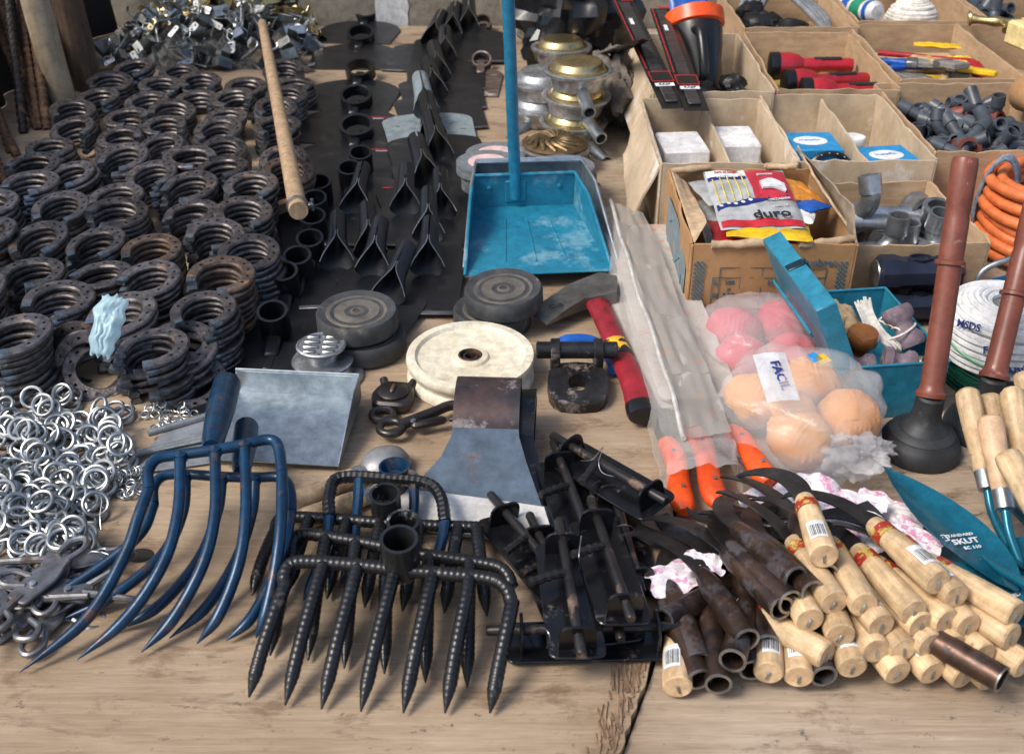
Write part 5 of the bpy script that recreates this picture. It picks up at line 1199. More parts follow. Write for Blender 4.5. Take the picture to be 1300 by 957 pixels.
# ------------------------------------------------------------------ coils at the right edge
t = thing('hose_coil', 'coil of orange hose tied with grey blue cord', 'hose')
p = on(1312, 330, 0); hm = MB(); c = V((p.x + .06, p.y + .05, 0))
for k in range(7):
    for j in range(2):
        Rr = .155 - .022 * j + jitter(.006); z = .012 + .0225 * k
        hm.tube([c + V((jitter(.0015) + Rr * cos(a), Rr * sin(a), z + .006 * sin(a * 2 + k))) for a in [2 * pi * i / 40 for i in range(40)]], .0115, 10, closed=True)
ob('hose', hm, HOSE, t)
q = MB()
for k in range(3): q.tube([c + V((-.13 + .04 * cos(a) + .006 * k, .03 + .01 * k, .085 + .1 * sin(a))) for a in [2 * pi * i / 24 for i in range(24)]], .004, 7, closed=True)
ob('tie_cord', q, M('blue_grey_cord', (.2, .27, .33), (.1, .13, .18), .8, 0, 120, .4), t)
t = thing('wire_coil', 'coil of green plastic covered wire under the white rope coil', 'wire coil'); gm = MB(); p = on(1262, 470, 0)
for k in range(22):
    Rr = .098 + jitter(.016); z = .004 + .0027 * (k % 11)
    gm.tube([V((p.x + .02, p.y, RZ)) + V((Rr * cos(a) + jitter(.001), Rr * 1.08 * sin(a), z + .004 * sin(a + k))) for a in [2 * pi * i / 40 for i in range(40)]], .0019, 6, closed=True)
ob('wire', gm, GREEN, t)
t = thing('rope_coil', 'coil of white nylon rope in a printed clear wrap', 'rope'); p = on(1272, 430, .06); rm = MB(); c = V((p.x, p.y, RZ + .038))
rm.lathe([(.03, .0), (.075, .0), (.088, .015), (.092, .05), (.085, .088), (.07, .10), (.045, .104), (.03, .09), (.026, .05)], 44, T(c), closed=True)
ob('core', rm, CORD, t)
r2 = MB()
for k in range(9):
    z = .006 + .0105 * k; Rr = .0885 + .005 * sin(pi * k / 8); r2.torus(Rr, .0056, 44, 7, T(c + V((0, 0, z))) @ rot('X', jitter(3)))
for k in range(6): r2.torus(.035 + .009 * k, .0054, 40, 7, T(c + V((0, 0, .104 - .0016 * (k - 2) ** 2))) @ rot('X', jitter(2)))
ob('turns', r2, M('white_rope', (.76, .76, .75), (.66, .66, .65), .7, 0, 90, .3, jit=0), t)
for k, (s_, a, z, sz) in enumerate([('MSDS', -150, .085, .018), ('FKCZ', -118, .06, .018), ('CABO', -100, .03, .02), ('NX', -70, .07, .018)]):
    a = R(a); d = V((cos(a), sin(a), .25)); text(s_, sz, aim(c + V((.0985 * cos(a), .0985 * sin(a), z)), d) @ rot('Z', 12), INKD, t, bold=True)
q = MB().torus(.0985, .0025, 40, 6, T(c + V((0, 0, .045))) @ rot('X', 14)); ob('green_band', q, M('pale_green_band', (.2, .5, .28), None, .5), t)
t = thing('hacksaw', 'chromed hacksaw frame with blue strip under the orange hose', 'hacksaw'); 
ob('frame', MB().tube(curve(PX([(1238, 362, .10), (1250, 342, .13), (1285, 328, .15), (1325, 318, .16)]), 16), .0055, 10), ZINC, t)
ob('blade_tube', MB().tube(PX([(1234, 364, .09), (1295, 348, .105), (1330, 340, .11)]), .0052, 10), M('blue_chrome', (.03, .17, .4), None, .25, .5), t)
ob('grip', MB().tube(PX([(1260, 362, .075), (1310, 350, .09)]), .012, 10), BROWNR, t)

# ------------------------------------------------------------------ cardboard boxes
def carton(name, label, x0, y0, w_, d_, h_, az=0, mat=CARD, z0=RZ, div=0, th=.005, cat='cardboard box', grp=None):
    t = thing(name, label, cat, T(x0, y0, z0 + .001) @ rot('Z', az), grp)
    def wall(nm_, a, b_, hh=h_, amp=.0036, m=mat, out=.002):
        a, b_ = V((*a, 0)), V((*b_, 0)); d = (b_ - a); L_ = d.length; d.normalize(); nn = V((d.y, -d.x, 0)); sd_ = rnd.random() * 99; n = 12; v = []
        for s_ in (0, 1):
            for j in range(5):
                for i in range(n + 1):
                    u, w2 = i / n, j / 4; e = amp * (nz((u * 4 + sd_, w2 * 2, 0)) + .5 * nz((u * 9, w2 * 4 + sd_, 3))) * 2 * sin(pi * u) ** .5
                    top = .005 * nz((u * 7 + sd_, 9, 1)) + .004 * nz((u * 22 + sd_, 5, 1)) if j == 4 else 0
                    v.append(a + d * (L_ * u) + nn * (e + out * w2 + (th if s_ else 0)) + V((0, 0, .001 + (hh - .001) * w2 + top)))
        W = n + 1; K = W * 5; f = []
        for j in range(4):
            for i in range(n): k = j * W + i; f += [(k, k + 1, k + W + 1, k + W), (K + k, K + k + W, K + k + W + 1, K + k + 1)]
        for i in range(n): k = 4 * W + i; f.append((k, k + 1, K + k + 1, K + k)); f.append((i + 1, i, K + i, K + i + 1))
        for j in range(4):
            for e in (0, n): k = j * W + e; f.append((k, k + W, K + k + W, K + k))
        return ob(nm_, MB().add(v, f), m, t, sharp=50)
    wall('front_panel', (0, 0), (w_, 0)); wall('side_panel', (w_, .0005), (w_, d_ - .0005)); wall('back_panel', (w_, d_), (0, d_)); wall('side_panel', (0, d_ - .0005), (0, .0005))
    ob('floor_panel', MB().box((w_ / 2, d_ / 2, .003), (w_ - .002, d_ - .002, .004)), mat, t)
    for k in range(div): wall('divider', (w_ * (k + 1) / (div + 1), .006), (w_ * (k + 1) / (div + 1), d_ - .006), h_ - .008)
    # worn, split corners
    for cx, cy in ((0, 0), (w_, 0), (w_, d_), (0, d_)):
        ob('corner_fold', MB().box((cx + (.003 if cx else -.003), cy + (.003 if cy else -.003), h_ * .5), (.006, .006, h_ * .99), None, .002), mat, t)
    return t
H_ = .172
bxA = carton('cardboard_box', 'dusty pale cardboard box holding white blocks in two halves', .31, 2.15, .272, .40, H_, 0, CARDP, div=1)
bxB = carton('cardboard_box', 'divided cardboard box holding blue and white cartons', .597, 2.165, .275, .42, H_, 0, CARDP, div=1)
bxC = carton('cardboard_box', 'cardboard box full of grey plastic pipe fittings', .895, 2.22, .34, .45, H_, 0, CARD)
bxJ = carton('cardboard_box', 'cardboard box holding the black lantern and dark ironware', .34, 2.585, .28, .50, H_ + .01, 0, CARDP)
bxD = carton('cardboard_box', 'cardboard box holding red flashlights', .645, 2.62, .285, .50, H_ + .005, -1, CARD)
bxE = carton('cardboard_box', 'cardboard box holding paint brushes and red tools', .965, 2.70, .30, .50, H_ + .005, 0, CARD)
bxI = carton('cardboard_box', 'cardboard box with a brass tap on its rim', 1.285, 2.60, .30, .62, H_, 0, CARD)
bxF = carton('cardboard_box', 'cardboard box holding grey bent hoses', .66, 3.16, .315, .45, H_ + .01, 0, CARD)
bxG = carton('cardboard_box', 'cardboard box holding a spray can and white rope ball', 1.0, 3.23, .36, .45, H_ + .01, 0, CARD)
bxH = carton('cardboard_box', 'cardboard box full of dark pipe couplings', 1.385, 3.25, .40, .45, H_ + .01, 0, CARD)
bxL = carton('cardboard_box', 'low cardboard box holding galvanised pipe fittings', .632, 1.835, .245, .285, .135, 4, CARDO if False else CARD)
# flaps on A
def flap(par, pts, mat=CARDP, name='flap', th=.004):
    a, b_, c, d = [V(p) for p in pts]; nn = (b_ - a).cross(d - a).normalized(); s_ = rnd.random() * 50
    v = []; n = 10
    for o in (0, 1):
        for j in range(n + 1):
            for i in range(n + 1):
                u, w2 = i / n, j / n; p = (a.lerp(b_, u)).lerp(d.lerp(c, u), w2); v.append(p + nn * (o * th + .006 * nz((u * 3 + s_, w2 * 3, 0)) * w2) + (V((0, 0, .004)) * nz((u * 9 + s_, 4, 2)) if j == n else V()))
    W = n + 1; K = W * W; f = []
    for j in range(n):
        for i in range(n): k = j * W + i; f += [(k, k + 1, k + W + 1, k + W), (K + k, K + k + W, K + k + W + 1, K + k + 1)]
    for i in range(n):
        for k, k2 in ((i, i + 1), (n * W + i, n * W + i + 1), (i * W, i * W + W), (i * W + n, i * W + W + n)): f.append((k, k2, K + k2, K + k))
    return ob(name, MB().add(v, f), mat, par, sharp=50)
flap(bxA, [(-.004, .40, H_), (-.004, -.0, H_), (-.065, .0, H_ - .145), (-.05, .30, H_ - .10)])
flap(bxJ, [(-.004, .45, H_ + .012), (-.004, 0, H_ + .012), (-.05, -.01, H_ - .1), (-.06, .4, H_ - .10)])
flap(bxI, [(.0, .05, H_ + .004), (.3, .05, H_ + .004), (.3, .34, H_ - .05), (.0, .34, H_ - .05)], CARD)

# printed box K
KW, KD, KH = .285, .345, .168
bxK = carton('printed_carton', 'orange brown printed carton with torn top, full of glove packets', .322, 1.775, KW, KD, KH, 0, CARDO)
F0 = -.0075   # front face
def fr(x, z): return T(x, F0, z) @ rot('X', 90)
chk = MB(); chk2 = MB()
def checks(x0, x1, z0, z1, s_=.0042):
    for i in range(int((x1 - x0) / s_)):
        for j in range(int((z1 - z0) / s_)):
            if (i + j) % 2 == 0: chk.box((x0 + i * s_, F0, z0 + j * s_), (s_ * .92, .0008, s_ * .92))
checks(.004, .026, .012, KH - .03); checks(KW - .024, KW - .004, .02, KH - .03)
ob('check_print', chk, INKB, bxK, kind='stuff')
ln = MB()
def rule(x0, z0, x1, z1): ln.box(((x0 + x1) / 2, F0, (z0 + z1) / 2), (max(.0014, abs(x1 - x0)), .0008, max(.0014, abs(z1 - z0))))
zt = KH - .045
for x_ in (.05, .088, .126, .164, .202, .24): rule(x_, zt, x_, .03)
for z_ in (zt, zt - .02, .03): rule(.05, z_, .24, z_)
rule(.038, zt - .02, .038, .03); rule(.038, zt - .02, .05, zt - .02); rule(.038, .03, .05, .03)
ob('printed_table', ln, INKB, bxK)
for s_, x_, z_ in [('L', .044, zt - .03), ('100', .069, zt - .03), ('125', .107, zt - .03), ('150', .145, zt - .03), ('x', .069, zt - .042), ('x', .107, zt - .042), ('B', .044, zt - .055), ('5,20', .069, zt - .055), ('5,80', .107, zt - .055), ('8,10', .145, zt - .055), ('115', .215, zt - .03)]:
    text(s_, .0125, fr(x_, z_), INKB, bxK, bold=True)
text('tuunbrec', .019, fr(.222, zt + .010), INKB, bxK, bold=True)
# blue print on the left side
LS = X(((0, 0, -1, -.0078), (-1, 0, 0, KD), (0, 1, 0, 0), (0, 0, 0, 1)))
SIDEINK = M('blue_grey_hatch', (.16, .22, .25), (.24, .27, .27), .75, 0, 60, 0, stretch=(1, 1, 1), jit=0)
ob('side_print', MB().prism([(.06, .012), (KD - .02, .012), (KD - .02, KH - .06), (.2, KH - .02), (.06, KH - .03)], 0, .0006, LS), SIDEINK, bxK)
q = MB()
for a, b_ in (((.10, .1), (.14, .12)), ((.2, .06), (.26, .10)), ((.09, .06), (.13, .05)), ((.28, .02), (.29, .08)), ((.16, .02), (.19, .06))): q.tube([(a[0], a[1], .001), (b_[0], b_[1], .001)], .0016, 5, LS)
ob('side_lines', q, M('light_blue_ink', (.1, .32, .46), None, .6), bxK)
# torn rolled flaps
for p0, p1, r_ in [((.03, -.006, KH), (.155, -.008, KH + .003), .010), ((.185, -.004, KH - .002), (KW, .01, KH + .004), .009), ((.0, .33, KH + .003), (.08, .345, KH + .006), .009), ((.19, .34, KH + .01), (.25, .33, KH + .012), .008)]:
    a, b_ = V(p0), V(p1); pts = [a.lerp(b_, i / 10) + V((0, 0, .004 * nz((i, p0[0] * 9, 0)))) for i in range(11)]
    ob('torn_edge', MB().tube(pts, [r_ * (.7 + .5 * abs(nz((i * .9, p0[0] * 7, 3)))) for i in range(11)], 9), CARDE, bxK, sharp=60)
flap(bxK, [(.0, KD, KH), (.0, 0, KH), (.028, .06, KH + .01), (.03, KD - .04, KH - .02)], CARDE)
flap(bxK, [(KW, .0, KH), (KW, KD, KH), (KW - .04, KD - .02, KH + .055), (KW - .004, .05, KH + .05)], M('grey_inner_card', (.3, .23, .16), (.22, .17, .12), .9, 0, 20, .2))
flap(bxK, [(KW + .004, .05, KH + .0), (KW - .002, KD, KH), (KW - .035, KD, KH + .05), (KW - .05, .1, KH + .062)], CARDE)

# glove packets in K
KM = T(.322, 1.775, RZ)
def pillow(w_, h_, th, mat, m, name='packet', par=None, seed=0, **kw):
    def f(s_):
        def g_(u, v):
            e = (4 * u * (1 - u)) ** .45 * (4 * v * (1 - v)) ** .45; return m @ V(((u - .5) * w_, (v - .5) * h_, s_ * th / 2 * e + .004 * nz((u * 4 + seed, v * 4, s_ * 0)) + s_ * .003 * nz((u * 9 + seed, v * 9, 3)) * e))
        return g_
    return ob(name, MB().sheet(18, 18, f(1)).sheet(18, 18, f(-1)), mat, par, sharp=50, **kw)
PK = M('grey_packet_film', (.42, .43, .43), (.33, .34, .34), .28, 0, 12, .3, jit=0)
m0 = KM @ T(.125, .13, KH + .028) @ rot('X', 9) @ rot('Z', 2)
t = thing('glove_packet', 'glossy glove packet printed duro in red, grey and blue, topmost on the carton', 'packet', m0)
pillow(.155, .20, .024, PK, X(), 'pouch', t)
def surf(u, v): 
    e = (max(0, 4 * u * (1 - u))) ** .45 * (max(0, 4 * v * (1 - v))) ** .45; return V(((u - .5) * .155, (v - .5) * .20, .012 * e + .004 * nz((u * 4, v * 4, 0)) + .003 * nz((u * 9, v * 9, 3)) * e + .0012))
def decal(name, u0, u1, va, vb, mat, slope=0): 
    ob(name, MB().sheet(14, 6, lambda u, v: surf(u0 + (u1 - u0) * u, va + (vb - va) * v + slope * u * (u1 - u0))), mat, t, sharp=60)
decal('print_panel', .02, .5, .85, .985, WHITE); decal('print_panel', .5, .98, .42, .95, M('red_film_print', (.5, .03, .05), (.4, .02, .04), .3, 0, 14, .1), 0)
decal('print_panel', .02, .98, .02, .11, INKR, 0); decal('print_band', .02, .98, .27, .35, INKD, .18); decal('print_band', .02, .48, .79, .845, INKD)
ln = MB()
for k in range(5): ln.tube([surf(.07 + .09 * k, .36 + .02 * k + (.8 - .36) * i / 10) + V((0, 0, .0008)) for i in range(11)], .0011, 5)
ob('yellow_lines', ln, INKY, t)
ln = MB()
for k in range(5): ln.lathe([(.004, 0), (0, .0006)], 12, T(surf(.07 + .09 * k, .325 + .016 * k) + V((0, 0, .0014))))
ob('dots', ln, INKW, t)
def ptx(s_, u, v, sz, mat, a=0): 
    p = surf(u, v); text(s_, sz, T(p + V((0, 0, .0018))) @ rot('Z', a), mat, t, bold=True)
ptx('duro', .62, .16, .036, INK, 4); ptx('REFORZADOS', .74, .405, .0085, INKW, 9); ptx('BASE DE LA', .25, .817, .008, INKW); ptx('guantes', .72, .86, .010, INKW, 0); ptx('calibre 25', .75, .30, .0085, INKW, 8); ptx('para el hogar', .26, .92, .0085, INKR, 0)
hd = MB(); 
for k in range(4): hd.tube(curve([surf(.62, .68 - .03 * k) + V((0, 0, .003)), surf(.75, .7 - .035 * k) + V((0, 0, .004)), surf(.9, .64 - .03 * k) + V((0, 0, .003))], 8), .0042, 7)
ob('hand_print', hd, M('pale_grey_ink', (.6, .6, .62), None, .5), t)
pillow(.15, .12, .02, YELLOW, KM @ T(.14, .055, KH + .004) @ rot('Z', -8) @ rot('X', -6), 'glove_packet', None, 3, label='yellow glove packet under the duro packet at the carton front', cat='packet')
pillow(.15, .13, .02, REDP, KM @ T(.12, .07, KH - .016), 'glove_packet', None, 4, label='dark red packet deep in the printed carton', cat='packet')
pillow(.07, .11, .016, M('orange_card', (.8, .33, .06), None, .4), KM @ T(.228, .21, KH + .012) @ rot('Z', 14) @ rot('Y', 12), 'seed_packet', None, 5, label='orange packet with blue mark beside the duro packet', cat='packet')
pillow(.06, .07, .012, BLUEPL, KM @ T(.232, .135, KH + .014) @ rot('Z', 28) @ rot('X', -10), 'seed_packet', None, 6, label='bright blue packet beside the duro packet', cat='packet')
pillow(.06, .06, .014, WHITE, KM @ T(.205, .10, KH + .01) @ rot('Z', -20), 'seed_packet', None, 7, label='white and silver packet beside the blue packet', cat='packet')
pillow(.12, .12, .02, PK, KM @ T(.10, .25, KH - .006) @ rot('Z', 12), 'glove_packet', None, 8, label='grey glove packet at the back of the printed carton', cat='packet')
pillow(.2, .24, .04, PK, KM @ T(.14, .18, KH - .045), 'glove_packet', None, 9, label='large grey packet filling the printed carton', cat='packet')

# white blocks in A
def block(x, y, z, w_, d_, h_, a, lab):
    ob('white_block', MB().box((0, 0, h_ / 2), (w_, d_, h_), None, .004), PLASTER, m=T(x, y, z) @ rot('Z', a), label=lab, cat='block', group='white plaster blocks')
BL = 'chalky white block lying in the dusty pale cardboard box'
for x, y, z, a in [(.375, 2.25, RZ + .006, 4), (.38, 2.40, RZ + .006, -2), (.376, 2.28, RZ + .053, 3), (.37, 2.42, RZ + .053, -3), (.378, 2.35, RZ + .10, 5), (.515, 2.25, RZ + .006, 0), (.518, 2.40, RZ + .006, 4), (.512, 2.36, RZ + .053, -3), (.515, 2.23, RZ + .053, 3), (.50, 2.39, RZ + .099, 2)]: block(x, y, z, .10, .125, .045, a, BL)
# cartons in B
def carton_small(x, y, z, a, lab, lid=True, w_=.112, d_=.11, h_=.05):
    t = thing('small_carton', lab, 'carton', T(x, y, z) @ rot('Z', a))
    ob('box', MB().box((0, 0, h_ / 2), (w_, d_, h_), None, .0015), CYANP, t)
    ob('white_band', MB().box((0, -d_ / 2 - .0004, .007), (w_ * .98, .0008, .012)), WHITE, t)
    ob('white_print', MB().lathe([(.034, h_ + .0004), (.03, h_ + .0009), (0, h_ + .0009)], 22, T(-.002, .002, 0) @ X.Diagonal((1.1, .8, 1, 1))), WHITE, t)
    text('metafix', .016, T(-.004, .004, h_ + .0013), CYANP, t)
carton_small(.66, 2.30, RZ + .006, 3, 'blue and white carton underneath in the divided box'); carton_small(.662, 2.305, RZ + .057, 4, 'blue and white carton, lower of the two visible in the divided box'); carton_small(.655, 2.315, RZ + .108, 2, 'blue and white carton on top in the left half of the divided box')
carton_small(.80, 2.25, RZ + .006, 8, 'blue carton at the bottom of the right half of the divided box'); carton_small(.802, 2.245, RZ + .057, 6, 'blue carton in the middle of the right hand stack of the divided box'); carton_small(.798, 2.232, RZ + .1075, 9, 'blue and white carton on top in the right half of the divided box')
def jar(x, y, z, lab):
    t = thing('plastic_jar', lab, 'jar', T(x, y, z)); ob('pot', MB().lathe([(0, 0), (.022, 0), (.024, .003), (.024, .045), (0, .045)], 24), WHITEP, t); ob('lid', MB().lathe([(.0255, .042), (.026, .055), (.024, .058), (0, .058)], 28), WHITEP, t)
jar(.775, 2.40, RZ + .08, 'white plastic jar behind the right hand blue carton'); jar(.70, 2.205, RZ + .09, 'white plastic jar beside the black strap')
for q in (((.775, 2.40), .08), ((.70, 2.205), .09)): ob('white_block', MB().box((0, 0, .037), (.06, .06, q[1] - .01), None, .003), PLASTER, m=T(q[0][0], q[0][1], RZ + .006), label='white block standing under a plastic jar', cat='block', group='blocks under the jars')
t = thing('black_strap', 'coiled black studded strap leaning on the blue cartons', 'strap'); c = V((.685, 2.235, RZ + .115)); q = MB()
pts = [c + V((.042 * cos(a) , .012 + .02 * sin(a) * .6, .028 * sin(a) + .008)) for a in [2 * pi * i / 30 for i in range(30)]]; q.tube(pts, .006, 8, closed=True); ob('band', q, BLACKP, t)
q = MB()
for i in range(0, 30, 2): q.lathe([(.0024, 0), (0, .002)], 8, T(pts[i] + V((0, -.0055, .002))) @ rot('X', 90))
ob('studs', q, ZINC, t)

# pipe fittings
def f_pipe(): return MB().pipe(.0125, .0095, .11, 16, T(0, 0, -.055)).pipe(.0155, .0125, .03, 16, T(0, 0, -.06)).pipe(.0155, .0125, .03, 16, T(0, 0, .03))
def f_tee(): return MB().pipe(.0135, .0105, .085, 16, T(0, 0, -.0425)).pipe(.016, .0125, .022, 16, T(0, 0, -.05)).pipe(.016, .0125, .022, 16, T(0, 0, .028)).pipe(.016, .012, .05, 16, rot('X', 90) @ T(0, 0, .008))
def f_elb():
    mb = MB(); mb.tube([(0, -.02 + .02 * sin(a), .02 - .02 * cos(a)) if False else (.0, .03 * (1 - cos(a)), .03 * sin(a)) for a in [pi / 2 * i / 8 for i in range(9)]], .0135, 14, cap=False)
    return mb.pipe(.016, .0125, .026, 16, T(0, 0, -.024)).pipe(.016, .0125, .026, 16, T(0, .028, .03) @ rot('X', -90))
def f_cpl(): return MB().pipe(.02, .0155, .042, 18, T(0, 0, -.021)).pipe(.0225, .0155, .008, 18, T(0, 0, -.022)).pipe(.0225, .0155, .008, 18, T(0, 0, .015))
fm = [f().mesh('fitting', PVC) for f in (f_pipe, f_tee, f_elb, f_cpl)]; fb = [f().mesh('fitting', BROWNR) for f in (f_pipe, f_tee, f_elb, f_cpl)]
fn = ['pipe_piece', 'pipe_tee', 'pipe_elbow', 'pipe_coupling']
def fill(x0, x1, y0, y1, z0, z1, n_, me, where, col, k=None, sc=1.):
    for i in range(n_):
        j = rnd.choices(range(4), (3, 3, 3, 2))[0] if k is None else k
        m_ = T(rnd.uniform(x0, x1), rnd.uniform(y0, y1), z0 + (z1 - z0) * i / n_) @ rot('Z', rnd.uniform(0, 360)) @ rot('X', 90 + jitter(35)) @ rot('Z', rnd.uniform(0, 360)) @ X.Scale(sc, 4)
        ob(fn[j], me[j], None, m=m_, label='%s %s %s' % (col, {0: 'plastic pipe piece with socket ends', 1: 'plastic pipe tee', 2: 'plastic pipe elbow', 3: 'plastic pipe coupling'}[j], where), cat='pipe fitting', group='%s %ss %s' % (col, fn[j].replace('_', ' '), where))
fill(.955, 1.18, 2.28, 2.62, RZ + .03, RZ + .145, 120, fm, 'in the box of pipe fittings', 'grey')
for i, (x, y) in enumerate([(1.00, 2.33), (1.13, 2.52), (1.06, 2.56)]): ob('pipe_coupling', fb[3], None, m=T(x, y, RZ + .132) @ rot('Z', 40 * i) @ rot('X', 70) @ X.Scale(1.25 if i == 0 else 1, 4), label='reddish brown ribbed coupling among the grey fittings', cat='pipe fitting', group='reddish brown couplings')
fill(1.43, 1.74, 3.31, 3.62, RZ + .03, RZ + .145, 46, [m_ for m_ in fm], 'in the far box of dark couplings', 'dark grey', sc=1.15)
for bx_, y0_ in ((bxC, 0), (bxH, 0)): pass
GF = M('galvanised_fitting', (.5, .53, .55), (.28, .3, .32), .36, .85, 40, .3, jit=.1, spot=(.2, .17, .15), spotamt=.2)
gm_ = [f().mesh('fitting', GF) for f in (f_pipe, f_tee, f_elb, f_cpl)]
for i, (j, x, y, z, a, b_) in enumerate([(1, .735, 2.02, .085, 80, 90), (2, .69, 2.04, .10, 30, 70), (0, .75, 2.09, .075, 85, 90), (3, .845, 2.03, .09, 0, 10), (1, .80, 1.95, .065, 20, 80), (2, .70, 1.94, .06, 100, 90), (2, .83, 1.92, .06, 200, 80), (3, .84, 2.10, .08, 0, 80), (1, .69, 1.90, .04, 60, 90), (0, .77, 1.90, .035, 70, 90), (2, .76, 2.0, .04, 10, 90), (3, .70, 2.08, .04, 0, 0), (1, .82, 2.05, .035, 45, 90)]):
    ob(fn[j], gm_[j], None, m=T(x, y, z) @ rot('Z', a) @ rot('X', b_) @ X.Scale(1.4, 4), label='thick galvanised %s in the low cardboard box' % fn[j].replace('_', ' '), cat='pipe fitting', group='galvanised %ss' % fn[j].replace('_', ' '))

# flashlights in D
def flash(x, y, z, a, lab):
    t = thing('flashlight', lab, 'flashlight', T(x, y, z) @ rot('Z', a) @ rot('Y', 88) @ X.Scale(1.25, 4))
    ob('head', MB().lathe([(0, 0), (.024, 0), (.028, .004), (.029, .035), (.024, .055), (.017, .065), (0, .066)], 26), REDP, t)
    ob('lens_ring', MB().lathe([(.027, -.006), (.030, -.004), (.030, .014), (.0285, .016)], 26), BLACKP, t)
    ob('reflector', MB().lathe([(.0265, -.004), (.008, .008), (0, .008)], 24), ZINC, t)
    ob('barrel', MB().lathe([(0, .064), (.016, .064), (.0165, .1), (.0145, .105), (.015, .165), (.013, .172), (0, .172)], 22), REDP, t)
    ob('grip', MB().box((-.014, 0, .118), (.006, .014, .06), None, .002), BLACKP, t)
for x, y, z, a, l_ in [(.705, 2.98, .125, -4, 'red and black flashlight at the back of its cardboard box'), (.72, 2.86, .115, 3, 'red and black flashlight in the middle of its cardboard box'), (.745, 2.77, .12, -2, 'red and black flashlight at the front of its cardboard box'), (.71, 2.80, .055, 5, 'red and black flashlight under the others in the box')]: flash(x, y, z + RZ, a, l_)
ob('packing_card', MB().box((0, 0, .0), (.24, .42, .004)), M('yellow_packing', (.55, .42, .12), None, .7), m=T(.785, 2.865, .045), label='yellowish packing card under the flashlights', cat='card')
# brushes in E
def brush(x, y, z, a, hm_, fm_, lab):
    t = thing('paint_brush', lab, 'brush', T(x, y, z) @ rot('Z', a) @ rot('X', jitter(10)))
    ob('handle', MB().prism(rounded([(-.008, -.11), (.008, -.11), (.012, -.07), (.009, -.04), (.02, 0), (-.02, 0), (-.009, -.04), (-.012, -.07)], .006, 2), -.007, .007, None, .003), hm_, t)
    ob('ferrule', MB().box((0, .014, 0), (.046, .032, .017), None, .003), ZINC, t)
    ob('bristles', MB().prism([(-.022, .03), (.022, .03), (.024, .085), (-.024, .085)], -.008, .008, None, .003), fm_, t)
GB_ = M('grey_bristles', (.3, .29, .26), (.15, .14, .13), .8, 0, 120, .6, stretch=(8, .5, 8)); TANB = M('tan_handle', (.62, .43, .24), None, .5)
for q in [(1.05, 2.93, .11, 250, BLUEPL, GB_, 'paint brush with blue handle lying across the box'), (1.12, 2.88, .125, 200, TANB, GB_, 'paint brush with tan handle and blue tip, uppermost'), (1.07, 2.82, .10, 120, YELLOW, GB_, 'paint brush with yellow handle at the box front'), (1.17, 2.86, .115, 30, YELLOW, GB_, 'paint brush with yellow tipped handle by the red grip'), (1.10, 2.80, .09, 150, TANB, GB_, 'paint brush with plain tan handle, lower in the box'), (1.05, 2.86, .09, 100, TANB, GB_, 'paint brush with short tan handle in the left corner')]: brush(q[0], q[1], q[2] + .03, *q[3:])
for q in [(1.02, 2.98, 80, YELLOW, 'paint brush with yellow handle in the back corner'), (1.09, 2.95, 300, BLUEPL, 'paint brush with blue handle near the red grip'), (1.15, 2.80, 340, TANB, 'paint brush with tan handle against the front panel'), (1.20, 2.80, 60, REDP, 'paint brush with red handle in the front corner')]: brush(q[0], q[1], .125, *q[2:4], GB_, q[4])
t = thing('red_hand_saw', 'dark red curved grip tool lying across the paint brushes', 'tool'); ob('grip', MB().tube(curve([(1.0, 3.02, .14), (1.08, 2.99, .14), (1.17, 2.94, .14), (1.215, 2.90, .14), (1.22, 2.83, .125)], 24), [.008] * 10 + [.009, .010, .011, .012, .013, .014, .015, .016, .017, .018, .018, .017, .016, .014, .010], 12), REDP, t)
pillow(.12, .035, .01, YELLOW, T(1.15, 3.0, .165) @ rot('Z', -14), 'blade_pack', None, 2, label='yellow and red blade pack in the brush box', cat='packet'); pillow(.07, .07, .012, INKY, T(1.20, 2.93, .145) @ rot('Z', 10), 'blade_pack', None, 5, label='yellow card pack under the red grip', cat='packet')
pillow(.05, .05, .01, INKY, T(1.235, 2.79, .13) @ rot('Z', 40) @ rot('Y', 30), 'blade_pack', None, 6, label='yellow and red folded card at the box corner', cat='packet')
ob('packing_card', MB().box((0, 0, .0), (.27, .44, .004)), CARD, m=T(1.115, 2.95, .095), label='loose cardboard layer under the paint brushes', cat='card')
# lantern and ironware in J
t = thing('lantern', 'black plastic hand lantern with orange rim standing in the box', 'lantern', T(.50, 2.84, RZ + .085) @ rot('Z', 8) @ rot('X', -38))
ob('body', MB().lathe([(0, 0), (.05, 0), (.056, .006), (.058, .09), (.066, .13), (.07, .17), (.07, .19), (0, .19)], 36), BLACKP, t)
ob('orange_rim', MB().lathe([(.071, .185), (.078, .19), (.078, .225), (.07, .23), (.066, .22), (0, .218)], 36), ORANGE, t)
ob('carry_handle', MB().tube(curve([(-.02, -.06, .16), (-.02, -.10, .14), (-.02, -.105, .07), (-.02, -.09, .02), (-.02, -.05, .01)], 20), .0125, 12), BLACKP, t)
pillow(.10, .12, .02, BLUEPL, T(.47, 2.99, .24) @ rot('X', 55), 'blister_pack', None, 3, label='blue packet behind the lantern', cat='packet')
DK = M('dark_ironware', (.025, .025, .027), (.012, .012, .012), .4, .4, 40, .4)
for i in range(16): ob('ironware', crumple(T(rnd.uniform(.42, .58), rnd.uniform(2.65, 2.86), .03 + .05 * (i % 3)) @ rot('Z', rnd.uniform(0, 360)), .035, .028, .024, i, n=8, amp=.35), DK, label='dark lump of ironware under the lantern', cat='ironware', group='dark ironware under the lantern')
for q in ((.535, 2.70, .145), (.55, 2.67, .14)): ob('hex_nut', MB().lathe([(.007, 0), (.007, .006), (.003, .006), (.003, 0)], 6, T(*q) @ rot('X', 20), closed=True), ZINC, label='bright hex nut on the dark ironware', cat='nut', group='bright nuts')
